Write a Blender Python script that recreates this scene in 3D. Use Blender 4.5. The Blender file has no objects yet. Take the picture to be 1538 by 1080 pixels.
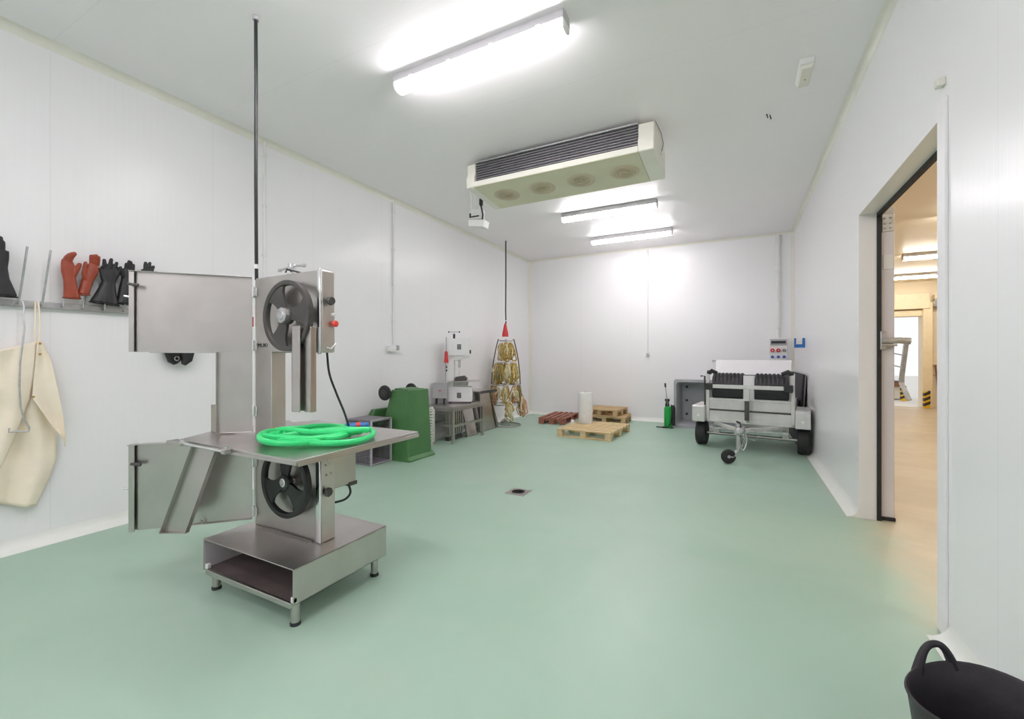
import bpy, math, random
from mathutils import Vector, Matrix
random.seed(7)
PI = math.pi
C = bpy.context.scene.collection
# ------------------------------------------------------------------ camera model (metres, room axes)
F, U0, V0, H = 653.0, 769.0, 536.0, 1.40
YAW = math.radians(27.64)
SN, CN = math.sin(YAW), math.cos(YAW)
XL, XR, YB, CEIL, YF = -4.64, 0.918, 9.786, 3.786, -3.2
XW = 1.04                                  # far face of the right wall


def P(u, v, x=None, y=None, z=None):
    """photo pixel -> point of the room on the plane x=, y= or z="""
    k = (u - U0) / F
    d = (-SN + k * CN, CN + k * SN, -(v - V0) / F)
    t = x / d[0] if x is not None else y / d[1] if y is not None else (z - H) / d[2]
    return Vector((d[0] * t, d[1] * t, H + d[2] * t))


# ------------------------------------------------------------------ materials
def new_mat(name):
    m = bpy.data.materials.new(name)
    m.use_nodes = True
    nt = m.node_tree
    return m, nt, nt.nodes['Principled BSDF']


def mat(name, col, rough=0.5, metal=0.0, var=0.06, scale=8.0, bump=0.0, bscale=60.0, coat=0.0, spec=None):
    m, nt, b = new_mat(name)
    tc = nt.nodes.new('ShaderNodeTexCoord')
    no = nt.nodes.new('ShaderNodeTexNoise')
    no.inputs['Scale'].default_value = scale
    no.inputs['Detail'].default_value = 4
    nt.links.new(tc.outputs['Object'], no.inputs['Vector'])
    rp = nt.nodes.new('ShaderNodeValToRGB')
    rp.color_ramp.elements[0].position = 0.3
    rp.color_ramp.elements[1].position = 0.7
    rp.color_ramp.elements[0].color = tuple(max(0, c * (1 - var)) for c in col) + (1,)
    rp.color_ramp.elements[1].color = tuple(min(1, c * (1 + var)) for c in col) + (1,)
    nt.links.new(no.outputs['Fac'], rp.inputs['Fac'])
    nt.links.new(rp.outputs['Color'], b.inputs['Base Color'])
    b.inputs['Roughness'].default_value = rough
    b.inputs['Metallic'].default_value = metal
    if spec is not None:
        b.inputs['Specular IOR Level'].default_value = spec
    if coat:
        b.inputs['Coat Weight'].default_value = coat
        b.inputs['Coat Roughness'].default_value = 0.15
    if bump:
        n2 = nt.nodes.new('ShaderNodeTexNoise')
        n2.inputs['Scale'].default_value = bscale
        nt.links.new(tc.outputs['Object'], n2.inputs['Vector'])
        bp = nt.nodes.new('ShaderNodeBump')
        bp.inputs['Strength'].default_value = bump
        bp.inputs['Distance'].default_value = 0.004
        nt.links.new(n2.outputs['Fac'], bp.inputs['Height'])
        nt.links.new(bp.outputs['Normal'], b.inputs['Normal'])
    return m


def steel_mat(name, col, rough, stretch=(1, 1, 6), rvar=0.03):
    """brushed sheet metal: streaked roughness and faint smears"""
    m, nt, b = new_mat(name)
    tc = nt.nodes.new('ShaderNodeTexCoord')
    mp = nt.nodes.new('ShaderNodeMapping')
    mp.inputs['Scale'].default_value = stretch
    nt.links.new(tc.outputs['Object'], mp.inputs['Vector'])
    n1 = nt.nodes.new('ShaderNodeTexNoise')
    n1.inputs['Scale'].default_value = 3.0
    n1.inputs['Detail'].default_value = 1.5
    nt.links.new(mp.outputs['Vector'], n1.inputs['Vector'])
    n2 = nt.nodes.new('ShaderNodeTexNoise')
    n2.inputs['Scale'].default_value = 5.0
    nt.links.new(tc.outputs['Object'], n2.inputs['Vector'])
    mr = nt.nodes.new('ShaderNodeMapRange')
    mr.inputs['To Min'].default_value = max(0.05, rough - rvar)
    mr.inputs['To Max'].default_value = rough + rvar
    nt.links.new(n1.outputs['Fac'], mr.inputs['Value'])
    nt.links.new(mr.outputs['Result'], b.inputs['Roughness'])
    rp = nt.nodes.new('ShaderNodeValToRGB')
    rp.color_ramp.elements[0].position = 0.3
    rp.color_ramp.elements[1].position = 0.7
    rp.color_ramp.elements[0].color = tuple(c * 0.94 for c in col) + (1,)
    rp.color_ramp.elements[1].color = tuple(min(1, c * 1.06) for c in col) + (1,)
    nt.links.new(n2.outputs['Fac'], rp.inputs['Fac'])
    nt.links.new(rp.outputs['Color'], b.inputs['Base Color'])
    b.inputs['Metallic'].default_value = 1.0
    return m


def panel_mat(name, col, axis, pitch, joint, rough=0.3, strength=0.25):
    """insulated sandwich panel: micro ribs along the sheet and a joint groove every `joint` metres"""
    m, nt, b = new_mat(name)
    tc = nt.nodes.new('ShaderNodeTexCoord')
    sx = nt.nodes.new('ShaderNodeSeparateXYZ')
    nt.links.new(tc.outputs['Object'], sx.inputs['Vector'])
    src = sx.outputs[axis]

    def mth(op, a, bb=None):
        n = nt.nodes.new('ShaderNodeMath')
        n.operation = op
        for i, q in enumerate((a, bb)):
            if q is None:
                continue
            if isinstance(q, (int, float)):
                n.inputs[i].default_value = q
            else:
                nt.links.new(q, n.inputs[i])
        return n.outputs[0]
    saw = mth('FRACT', mth('MULTIPLY', src, 1.0 / pitch))
    tri = mth('ABSOLUTE', mth('SUBTRACT', saw, 0.5))
    rib = mth('SMOOTH_MIN', mth('MULTIPLY', tri, 6.0), 1.0)
    jf = mth('FRACT', mth('ADD', mth('MULTIPLY', src, 1.0 / joint), 0.37))
    jd = mth('ABSOLUTE', mth('SUBTRACT', jf, 0.5))
    groove = mth('LESS_THAN', jd, 0.0028 / joint)
    hgt = mth('SUBTRACT', mth('MULTIPLY', rib, 0.5), mth('MULTIPLY', groove, 1.0))
    bp = nt.nodes.new('ShaderNodeBump')
    bp.inputs['Strength'].default_value = strength
    bp.inputs['Distance'].default_value = 0.0015
    nt.links.new(hgt, bp.inputs['Height'])
    nt.links.new(bp.outputs['Normal'], b.inputs['Normal'])
    no = nt.nodes.new('ShaderNodeTexNoise')
    no.inputs['Scale'].default_value = 0.6
    nt.links.new(tc.outputs['Object'], no.inputs['Vector'])
    mx = nt.nodes.new('ShaderNodeMix')
    mx.data_type = 'RGBA'
    mx.inputs[6].default_value = tuple(c * 0.985 for c in col) + (1,)
    mx.inputs[7].default_value = tuple(min(1, c * 1.01) for c in col) + (1,)
    nt.links.new(no.outputs['Fac'], mx.inputs[0])
    mg = nt.nodes.new('ShaderNodeMix')
    mg.data_type = 'RGBA'
    nt.links.new(mth('MULTIPLY', groove, 0.22), mg.inputs[0])
    nt.links.new(mx.outputs[2], mg.inputs[6])
    mg.inputs[7].default_value = tuple(c * 0.7 for c in col) + (1,)
    nt.links.new(mg.outputs[2], b.inputs['Base Color'])
    b.inputs['Roughness'].default_value = rough
    b.inputs['Specular IOR Level'].default_value = 0.4
    return m


def floor_mat():
    m, nt, b = new_mat('green_floor_paint')
    tc = nt.nodes.new('ShaderNodeTexCoord')

    def noise(scale, detail=5, rough=0.6, dist=0.0, mapscale=None):
        n = nt.nodes.new('ShaderNodeTexNoise')
        n.inputs['Scale'].default_value = scale
        n.inputs['Detail'].default_value = detail
        n.inputs['Roughness'].default_value = rough
        n.inputs['Distortion'].default_value = dist
        if mapscale:
            mp = nt.nodes.new('ShaderNodeMapping')
            mp.inputs['Scale'].default_value = mapscale
            nt.links.new(tc.outputs['Object'], mp.inputs['Vector'])
            nt.links.new(mp.outputs['Vector'], n.inputs['Vector'])
        else:
            nt.links.new(tc.outputs['Object'], n.inputs['Vector'])
        return n.outputs['Fac']

    def ramp(fac, p0, c0, p1, c1):
        r = nt.nodes.new('ShaderNodeValToRGB')
        r.color_ramp.elements[0].position = p0
        r.color_ramp.elements[1].position = p1
        r.color_ramp.elements[0].color = c0 + (1,)
        r.color_ramp.elements[1].color = c1 + (1,)
        nt.links.new(fac, r.inputs['Fac'])
        return r.outputs['Color']

    def mix(fac, a, c, mode='MIX'):
        n = nt.nodes.new('ShaderNodeMix')
        n.data_type = 'RGBA'
        n.blend_type = mode
        for i, q in ((0, fac), (6, a), (7, c)):
            if isinstance(q, (float, int)):
                n.inputs[i].default_value = q
            elif isinstance(q, tuple):
                n.inputs[i].default_value = q + (1,)
            else:
                nt.links.new(q, n.inputs[i])
        return n.outputs[2]
    green = ramp(noise(0.7, 6, 0.6, 0.6), 0.35, (0.345, 0.500, 0.395), 0.68, (0.395, 0.535, 0.440))
    streak = noise(1.0, 5, 0.6, 1.0, (0.5, 2.2, 1))
    green = mix(ramp(streak, 0.56, (0, 0, 0), 0.75, (0.28, 0.28, 0.28)), green, (0.44, 0.50, 0.42))
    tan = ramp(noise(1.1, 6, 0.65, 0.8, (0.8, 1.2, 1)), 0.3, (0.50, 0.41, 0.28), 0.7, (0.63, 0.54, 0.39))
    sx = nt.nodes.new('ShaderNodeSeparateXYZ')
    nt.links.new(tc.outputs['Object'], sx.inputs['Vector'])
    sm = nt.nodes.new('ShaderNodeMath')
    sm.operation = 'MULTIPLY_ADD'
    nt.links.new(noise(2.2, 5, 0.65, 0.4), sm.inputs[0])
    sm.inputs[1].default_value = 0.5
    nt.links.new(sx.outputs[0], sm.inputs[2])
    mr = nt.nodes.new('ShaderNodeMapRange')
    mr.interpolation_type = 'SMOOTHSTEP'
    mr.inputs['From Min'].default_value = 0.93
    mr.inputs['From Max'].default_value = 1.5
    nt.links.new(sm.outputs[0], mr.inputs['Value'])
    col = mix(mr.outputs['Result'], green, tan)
    nt.links.new(col, b.inputs['Base Color'])
    rr = nt.nodes.new('ShaderNodeMapRange')
    rr.inputs['To Min'].default_value = 0.32
    rr.inputs['To Max'].default_value = 0.52
    nt.links.new(noise(2.0, 5, 0.6, 0.5), rr.inputs['Value'])
    nt.links.new(rr.outputs['Result'], b.inputs['Roughness'])
    bp = nt.nodes.new('ShaderNodeBump')
    bp.inputs['Strength'].default_value = 0.08
    bp.inputs['Distance'].default_value = 0.003
    nt.links.new(noise(14, 4), bp.inputs['Height'])
    nt.links.new(bp.outputs['Normal'], b.inputs['Normal'])
    return m


def wood_mat(name, c0, c1):
    m, nt, b = new_mat(name)
    tc = nt.nodes.new('ShaderNodeTexCoord')
    mp = nt.nodes.new('ShaderNodeMapping')
    mp.inputs['Scale'].default_value = (1.5, 14, 14)
    nt.links.new(tc.outputs['Object'], mp.inputs['Vector'])
    n = nt.nodes.new('ShaderNodeTexNoise')
    n.inputs['Scale'].default_value = 3
    n.inputs['Detail'].default_value = 5
    nt.links.new(mp.outputs['Vector'], n.inputs['Vector'])
    r = nt.nodes.new('ShaderNodeValToRGB')
    r.color_ramp.elements[0].position = 0.3
    r.color_ramp.elements[1].position = 0.7
    r.color_ramp.elements[0].color = c0 + (1,)
    r.color_ramp.elements[1].color = c1 + (1,)
    nt.links.new(n.outputs['Fac'], r.inputs['Fac'])
    nt.links.new(r.outputs['Color'], b.inputs['Base Color'])
    b.inputs['Roughness'].default_value = 0.75
    return m


def emit(name, col, strength):
    m, nt, b = new_mat(name)
    b.inputs['Base Color'].default_value = (0.9, 0.9, 0.9, 1)
    b.inputs['Emission Color'].default_value = col + (1,)
    b.inputs['Emission Strength'].default_value = strength
    return m


M = dict(
    wall=panel_mat('white_wall_panel', (0.865, 0.855, 0.87), 1, 0.05, 1.15, 0.28),
    wallx=panel_mat('white_wall_panel_back', (0.865, 0.86, 0.87), 0, 0.05, 1.15, 0.28),
    ceil=panel_mat('white_ceiling_panel', (0.93, 0.895, 0.91), 1, 0.10, 1.15, 0.4, 0.35),
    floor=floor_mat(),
    cove=mat('cream_cove', (0.80, 0.78, 0.71), 0.45, var=0.02),
    base=mat('white_skirting', (0.82, 0.83, 0.79), 0.4, var=0.02),
    white=mat('white_plastic', (0.80, 0.80, 0.79), 0.4, var=0.02),
    offwhite=mat('cream_enamel', (0.78, 0.76, 0.68), 0.4, var=0.03),
    lamp=emit('lamp_diffuser', (1.0, 0.940, 0.985), 22.0),
    warmlamp=emit('warm_lamp_diffuser', (1.0, 0.93, 0.80), 26.0),
    grey=mat('grey_plastic', (0.42, 0.41, 0.43), 0.5, var=0.05),
    lampgrey=mat('grey_lamp_housing', (0.52, 0.51, 0.53), 0.5, var=0.03),
    lit_inner=mat('lit_sheet_metal', (0.56, 0.52, 0.55), 0.4, 0.25, 0.05),  # reflected light put into the colour of the saw base's inner wall
    tray=mat('dark_brown_sheet', (0.17, 0.13, 0.13), 0.42, 0.35, 0.2, 6),
    steelm=steel_mat('matt_steel', (0.58, 0.55, 0.53), 0.42),
    steel=steel_mat('brushed_steel', (0.54, 0.51, 0.49), 0.30),
    steelh=steel_mat('brushed_steel_flat', (0.56, 0.525, 0.515), 0.33, (6, 1, 1)),
    steeld=steel_mat('dull_steel', (0.47, 0.45, 0.43), 0.38),
    chrome=steel_mat('chrome', (0.75, 0.75, 0.75), 0.16, rvar=0.05),
    galv=mat('galvanised_steel', (0.55, 0.55, 0.56), 0.42, 0.85, 0.12, 20),
    wheel=mat('grey_cast_iron', (0.085, 0.078, 0.075), 0.45, 0.3, 0.08, 12),
    black=mat('black_plastic', (0.018, 0.018, 0.02), 0.4, var=0.2),
    rubber=mat('black_rubber', (0.024, 0.023, 0.025), 0.62, var=0.25, scale=15),
    tub=mat('black_tub_rubber', (0.028, 0.024, 0.029), 0.55, var=0.35, scale=9, bump=0.15),
    glove=mat('black_rubber_glove', (0.012, 0.012, 0.014), 0.42, var=0.25, scale=25, bump=0.1, bscale=40),
    orange=mat('orange_rubber_glove', (0.31, 0.05, 0.02), 0.35, var=0.18, scale=14, bump=0.1, bscale=40),
    liner=mat('pale_glove_liner', (0.62, 0.66, 0.58), 0.8, var=0.05),
    cream=mat('cream_apron', (0.90, 0.80, 0.65), 0.5, var=0.07, scale=4),
    red=mat('red_plastic', (0.62, 0.035, 0.035), 0.4, var=0.05),
    redbtn=mat('red_button', (0.80, 0.07, 0.05), 0.4, var=0.03),
    blue=mat('blue_plastic', (0.03, 0.17, 0.50), 0.4, var=0.06),
    blues=mat('blue_socket', (0.05, 0.09, 0.42), 0.4, var=0.06),
    hose=mat('green_hose', (0.03, 0.66, 0.20), 0.38, var=0.07, scale=5),
    brass=mat('brass', (0.55, 0.36, 0.12), 0.35, 0.9),
    bin=mat('green_bin_plastic', (0.065, 0.185, 0.06), 0.45, var=0.08, scale=5),
    sprayer=mat('bright_green_plastic', (0.01, 0.36, 0.06), 0.35, var=0.06),
    crate=mat('grey_crate_plastic', (0.235, 0.215, 0.245), 0.55, var=0.08),
    bulk=mat('grey_bulk_plastic', (0.40, 0.40, 0.425), 0.5, var=0.04),
    bulkd=mat('dark_plug', (0.04, 0.04, 0.045), 0.5),
    slat=mat('white_slotted_plastic', (0.74, 0.74, 0.70), 0.5, var=0.04),
    wood=wood_mat('pale_pine', (0.58, 0.42, 0.22), (0.76, 0.61, 0.38)),
    wood2=wood_mat('tan_pine', (0.46, 0.31, 0.15), (0.64, 0.48, 0.27)),
    redwood=wood_mat('red_stained_wood', (0.24, 0.075, 0.055), (0.40, 0.18, 0.115)),
    roll=mat('milky_film', (0.82, 0.82, 0.81), 0.35, var=0.04, scale=12, bump=0.2, bscale=18),
    trailer=mat('pale_aluminium', (0.68, 0.665, 0.65), 0.42, 0.35, 0.05, 10),
    lid=mat('white_lid', (0.86, 0.84, 0.86), 0.45, var=0.02),
    hop=mat('ribbed_black_plastic', (0.028, 0.026, 0.030), 0.38, var=0.25, scale=20),
    fins=mat('dark_coil_fins', (0.085, 0.08, 0.095), 0.5, 0.3, 0.2, 30),
    finl=mat('coil_tube', (0.42, 0.40, 0.41), 0.4, 0.5),
    unit=mat('cream_painted_sheet', (0.83, 0.81, 0.73), 0.38, var=0.03, scale=4),
    unitb=mat('yellowed_drip_tray', (0.70, 0.68, 0.50), 0.4, var=0.05, scale=3),
    fan=mat('beige_fan_plate', (0.60, 0.52, 0.38), 0.5, var=0.06),
    warmwall=mat('cream_corridor_wall', (0.82, 0.74, 0.59), 0.5, var=0.04, scale=1),
    warmceil=panel_mat('cream_corridor_ceiling', (0.82, 0.74, 0.60), 1, 0.25, 1.0, 0.45, 0.9),
    warmtrim=mat('cream_steel_frame', (0.82, 0.73, 0.55), 0.45, var=0.04),
    brown=mat('brown_wood', (0.25, 0.11, 0.05), 0.6),
    yellow=mat('hazard_yellow', (0.75, 0.48, 0.02), 0.5),
    yard=mat('pale_yard_concrete', (0.72, 0.69, 0.64), 0.8, var=0.05, scale=2),
    leaf=mat('lavender_white_leaf', (0.74, 0.71, 0.75), 0.35, var=0.02),
    cordA=mat('golden_cord', (0.50, 0.34, 0.09), 0.8, var=0.3, scale=30),
    cordB=mat('pale_cord', (0.66, 0.60, 0.40), 0.8, var=0.25, scale=30),
    cordC=mat('tan_pink_cord', (0.52, 0.30, 0.17), 0.8, var=0.3, scale=30),
    cordD=mat('olive_cord', (0.30, 0.25, 0.10), 0.8, var=0.3, scale=30),
    ink=mat('black_ink', (0.02, 0.02, 0.02), 0.5),
    plate=mat('dark_logo_plate', (0.075, 0.075, 0.085), 0.4),
)


# ------------------------------------------------------------------ mesh builder
class MB:
    def __init__(s, mtx=None):
        s.v, s.f, s.M = [], [], mtx or Matrix.Identity(4)

    def add(s, verts, faces):
        o = len(s.v)
        s.v += [s.M @ Vector(p) for p in verts]
        s.f += [tuple(i + o for i in f) for f in faces]
        return s

    def box(s, x0, y0, z0, x1, y1, z1):
        x0, x1 = sorted((x0, x1)); y0, y1 = sorted((y0, y1)); z0, z1 = sorted((z0, z1))
        return s.add([(x0, y0, z0), (x1, y0, z0), (x1, y1, z0), (x0, y1, z0), (x0, y0, z1), (x1, y0, z1), (x1, y1, z1), (x0, y1, z1)],
                     [(0, 3, 2, 1), (4, 5, 6, 7), (0, 1, 5, 4), (1, 2, 6, 5), (2, 3, 7, 6), (3, 0, 4, 7)])

    def hexa(s, b, t):
        return s.add(list(b) + list(t), [(0, 3, 2, 1), (4, 5, 6, 7), (0, 1, 5, 4), (1, 2, 6, 5), (2, 3, 7, 6), (3, 0, 4, 7)])

    def bar(s, p, q, w, h, up=(0, 0, 1)):
        """rectangular bar from p to q, w across, h along up"""
        p, q = Vector(p), Vector(q)
        d = (q - p).normalized()
        up = Vector(up)
        if abs(d.dot(up)) > 0.98:
            up = Vector((0, 1, 0))
        a = d.cross(up).normalized() * w / 2
        b = a.cross(d).normalized() * h / 2
        return s.hexa([p - a - b, p + a - b, p + a + b, p - a + b], [q - a - b, q + a - b, q + a + b, q - a + b])

    def tube(s, pts, r, n=8, closed=False, cap=True):
        pts = [Vector(p) for p in pts]
        N = len(pts)
        rr = r if isinstance(r, (list, tuple)) else [r] * N
        T = []
        for i in range(N):
            a = pts[(i - 1) % N] if closed or i > 0 else pts[i]
            b = pts[(i + 1) % N] if closed or i < N - 1 else pts[i]
            d = b - a
            T.append(d.normalized() if d.length > 1e-9 else Vector((0, 0, 1)))
        ref = Vector((0, 0, 1)) if abs(T[0].z) < 0.9 else Vector((1, 0, 0))
        nrm = T[0].cross(ref).normalized()
        vs = []
        for i in range(N):
            if i:
                nrm = nrm - T[i] * nrm.dot(T[i])
                if nrm.length < 1e-6:
                    nrm = T[i].cross(Vector((1, 0, 0.3)))
                nrm.normalize()
            bn = T[i].cross(nrm)
            for k in range(n):
                a = 2 * PI * k / n
                vs.append(pts[i] + (nrm * math.cos(a) + bn * math.sin(a)) * rr[i])
        fs = []
        for i in range(N if closed else N - 1):
            j = (i + 1) % N
            for k in range(n):
                l = (k + 1) % n
                fs.append((i * n + k, i * n + l, j * n + l, j * n + k))
        if cap and not closed:
            fs.append(tuple(reversed(range(n))))
            fs.append(tuple((N - 1) * n + k for k in range(n)))
        return s.add(vs, fs)

    def cyl(s, p, q, r, r2=None, n=20):
        return s.tube([p, q], [r, r if r2 is None else r2], n)

    def etube(s, pts, axis, n=14):
        """elliptical sweep: pts = [(pos, r_side, r_axis)], axis = fixed thickness direction"""
        ax = Vector(axis).normalized()
        ps = [Vector(p[0]) for p in pts]
        vs, fs = [], []
        for i, (p, ra, rb) in enumerate(pts):
            a = ps[max(0, i - 1)]; b = ps[min(len(ps) - 1, i + 1)]
            t = (b - a).normalized()
            sd = t.cross(ax).normalized()
            up = sd.cross(t).normalized()
            for k in range(n):
                w = 2 * PI * k / n
                vs.append(ps[i] + sd * (ra * math.cos(w)) + up * (rb * math.sin(w)))
        for i in range(len(pts) - 1):
            for k in range(n):
                l = (k + 1) % n
                fs.append((i * n + k, i * n + l, (i + 1) * n + l, (i + 1) * n + k))
        fs.append(tuple(reversed(range(n))))
        fs.append(tuple((len(pts) - 1) * n + k for k in range(n)))
        return s.add(vs, fs)

    def lathe(s, prof, c=(0, 0, 0), axis=(0, 0, 1), n=32, closed=False):
        ax = Vector(axis).normalized()
        a = ax.orthogonal().normalized()
        b = ax.cross(a)
        c = Vector(c)
        vs, fs = [], []
        m = len(prof)
        for r, h in prof:
            for k in range(n):
                w = 2 * PI * k / n
                vs.append(c + ax * h + (a * math.cos(w) + b * math.sin(w)) * r)
        for i in range(m if closed else m - 1):
            j = (i + 1) % m
            for k in range(n):
                l = (k + 1) % n
                fs.append((i * n + k, i * n + l, j * n + l, j * n + k))
        if not closed:
            if prof[0][0] > 1e-6:
                fs.append(tuple(reversed(range(n))))
            if prof[-1][0] > 1e-6:
                fs.append(tuple((m - 1) * n + k for k in range(n)))
        return s.add(vs, fs)

    def ring(s, c, axis, ri, ro, h, n=40):
        return s.lathe([(ri, -h / 2), (ro, -h / 2), (ro, h / 2), (ri, h / 2)], c, axis, n, True)

    def prism(s, poly, fn, a, b):
        """polygon swept: fn(p, t) -> point, t in {a, b}"""
        n = len(poly)
        vs = [fn(p, a) for p in poly] + [fn(p, b) for p in poly]
        fs = [tuple(reversed(range(n))), tuple(range(n, 2 * n))]
        fs += [(i, (i + 1) % n, n + (i + 1) % n, n + i) for i in range(n)]
        return s.add(vs, fs)

    def grid(s, rows):
        nr, nc = len(rows), len(rows[0])
        return s.add([p for r in rows for p in r],
                     [(i * nc + j, i * nc + j + 1, (i + 1) * nc + j + 1, (i + 1) * nc + j) for i in range(nr - 1) for j in range(nc - 1)])

    def build(s, name, m, parent=None, origin=None, bevel=0.0, smooth=35, seg=2):
        off = Vector((0, 0, 0))
        if parent is not None:
            p = parent
            while p is not None:
                off += p.location
                p = p.parent
        elif origin is not None:
            off = Vector(origin)
        me = bpy.data.meshes.new(name)
        me.from_pydata([tuple(v - off) for v in s.v], [], s.f)
        me.validate()
        import bmesh
        bm = bmesh.new(); bm.from_mesh(me)
        bmesh.ops.recalc_face_normals(bm, faces=bm.faces)
        bm.to_mesh(me); bm.free()
        me.materials.append(M[m] if isinstance(m, str) else m)
        if smooth:
            me.shade_smooth()
            me.set_sharp_from_angle(angle=math.radians(smooth))
        o = bpy.data.objects.new(name, me)
        C.objects.link(o)
        if parent is not None:
            o.parent = parent
        elif origin is not None:
            o.location = origin
        if bevel:
            b = o.modifiers.new('bevel', 'BEVEL')
            b.width = bevel; b.segments = seg; b.limit_method = 'ANGLE'
            b.angle_limit = math.radians(40)
        return o


def spl(pts, n=6):
    """Catmull-Rom through the points"""
    q = [Vector(p) for p in pts]
    q = [q[0] * 2 - q[1]] + q + [q[-1] * 2 - q[-2]]
    out = []
    for i in range(1, len(q) - 2):
        a, b, c, d = q[i - 1:i + 3]
        for k in range(n):
            t = k / n
            out.append(((b * 2) + (c - a) * t + (a * 2 - b * 5 + c * 4 - d) * t * t + (b * 3 - a - c * 3 + d) * t ** 3) * .5)
    out.append(q[-2])
    return out


def tag(o, label, cat, group=None):
    o['label'] = label; o['category'] = cat
    if group:
        o['group'] = group
    return o


def thing(name, label, cat, loc, group=None):
    o = bpy.data.objects.new(name, None)
    o.empty_display_size = 0.1
    C.objects.link(o)
    o.location = loc
    return tag(o, label, cat, group)


def struct(name, mb, m, **k):
    o = mb.build(name, m, **k)
    o['kind'] = 'structure'
    return o


def copy_tree(o, parent=None):
    c = o.copy()
    C.objects.link(c)
    c.parent = parent
    for ch in list(o.children):
        copy_tree(ch, c)
    return c


def repaint(o, table):
    for s in o.material_slots:
        if s.material in table:
            n = table[s.material]
            s.link = 'OBJECT'
            s.material = n
    for ch in o.children:
        repaint(ch, table)


# ================================================================== THE ROOM
XO, YO, ZO = 9.0, 16.0, 3.5                  # the corridor hall beyond the right wall
OY0, OY1, OZ = 3.01, 4.75, 2.63              # the doorway
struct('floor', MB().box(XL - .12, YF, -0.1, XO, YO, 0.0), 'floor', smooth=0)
struct('ceiling', MB().box(XL - .12, YF, CEIL, XW, YB + .12, CEIL + .12), 'ceil', smooth=0)
struct('wall_left', MB().box(XL - .12, YF, 0, XL, YB + .12, CEIL), 'wall', smooth=0)
struct('wall_back', MB().box(XL, YB, 0, XR, YB + .12, CEIL), 'wallx', smooth=0)
struct('wall_front', MB().box(XL - .12, YF - .12, 0, XO, YF, CEIL), 'wallx', smooth=0)
wr = MB()
wr.box(XR, YF, 0, XW, OY0, CEIL).box(XR, OY1, 0, XW, YB + .12, CEIL).box(XR, OY0, OZ, XW, OY1, CEIL)
struct('wall_right', wr, 'wall', smooth=0)


def cove(p, q, a, b, s, n=5, m='cove', name='trim'):
    """concave quarter-round between two planes with inward directions a, b, from p to q"""
    p, q, a, b = map(Vector, (p, q, a, b))
    pts = [(0, 0), (s, 0)] + [(s - s * math.sin(PI / 2 * i / n), s - s * math.cos(PI / 2 * i / n)) for i in range(1, n)] + [(0, s)]
    mb = MB().prism(pts, lambda c, t: p.lerp(q, t) + a * c[0] + b * c[1], 0, 1)
    return struct(name, mb, m, smooth=40)


cove((XL, YF, 0), (XL, YB, 0), (1, 0, 0), (0, 0, 1), .085, m='base', name='baseboard_left')
cove((XL, YB, 0), (XR, YB, 0), (0, -1, 0), (0, 0, 1), .085, m='base', name='baseboard_back')
cove((XR, OY1 + .0, 0), (XR, YB, 0), (-1, 0, 0), (0, 0, 1), .085, m='base', name='baseboard_right')
cove((XR, YF, 0), (XR, OY0 - .10, 0), (-1, 0, 0), (0, 0, 1), .085, m='base', name='baseboard_right')
cove((XL, YF, CEIL), (XL, YB, CEIL), (1, 0, 0), (0, 0, -1), .06, name='trim_1')
cove((XR, YF, CEIL), (XR, YB, CEIL), (-1, 0, 0), (0, 0, -1), .06, name='trim_2')
cove((XL, YB, CEIL), (XR, YB, CEIL), (0, -1, 0), (0, 0, -1), .045, name='trim_3')
cove((XL, YB, .08), (XL, YB, CEIL), (1, 0, 0), (0, -1, 0), .055, name='trim_4')
cove((XR, YB, .08), (XR, YB, CEIL), (-1, 0, 0), (0, -1, 0), .055, name='trim_5')
struct('trim_6', MB().box(XR - .014, OY0 - .095, 0.0, XR, OY0 + .004, 2.70), 'lid', bevel=.004, smooth=0)

# doorway: gasket, sliding leaf with its hardware and lever
struct('trim_7', MB().box(XW, OY1 - .012, 0.0, XW + .03, OY1 + .06, OZ + .03).box(XW, OY0, OZ - .028, XW + .03, OY1 + .06, OZ + .03), 'rubber')
dr = thing('door_1', 'white sliding cold room door leaf pushed open behind the doorway edge', 'door', (XW + .09, OY1 + .6, 0))
dr['kind'] = 'structure'
MB().box(XW + .035, OY1 + .03, .03, XW + .125, OY1 + 1.95, OZ + .05).build('leaf', 'leaf', dr, bevel=.004)
MB().box(XW + .04, OY1 + .018, OZ - .16, XW + .12, OY1 + .03, OZ - .01).build('bracket_plate', 'galv', dr, bevel=.003)
for zz in (OZ - .045, OZ - .09, OZ - .13):
    for xx in (XW + .06, XW + .1):
        MB().cyl((xx, OY1 + .006, zz), (xx, OY1 + .02, zz), .009, n=8).build('bolt', 'steeld', dr)
MB().box(XW + .05, OY1 + .022, OZ - .48, XW + .115, OY1 + .031, OZ - .36).build('label_plate', 'white', dr)
MB().box(XW + .03, OY1 + .015, 0.004, XW + .13, OY1 + .06, .03).build('floor_seal', 'rubber', dr)
hy = OY1 - .02
hm = MB().box(XW + .02, hy, 1.46, XW + .06, hy + .06, 1.62).build('handle_base', 'galv', dr, bevel=.006)
MB().tube([(XW + .03, hy, 1.535), (XW + .14, hy, 1.538), (XW + .215, hy, 1.53)], [.02, .026, .028], 12).cyl((XW + .03, hy, 1.50), (XW + .13, hy, 1.50), .010, n=8).build('handle_arm', 'galv', dr)
MB().bar((XW + .19, hy, 1.53), (XW + .155, hy, 1.18), .034, .014, (0, 1, 0)).bar((XW + .155, hy, 1.185), (XW + .195, hy - .05, 1.04), .034, .014, (0, 1, 0)).build('handle_lever', 'galv', dr, bevel=.004)

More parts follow.
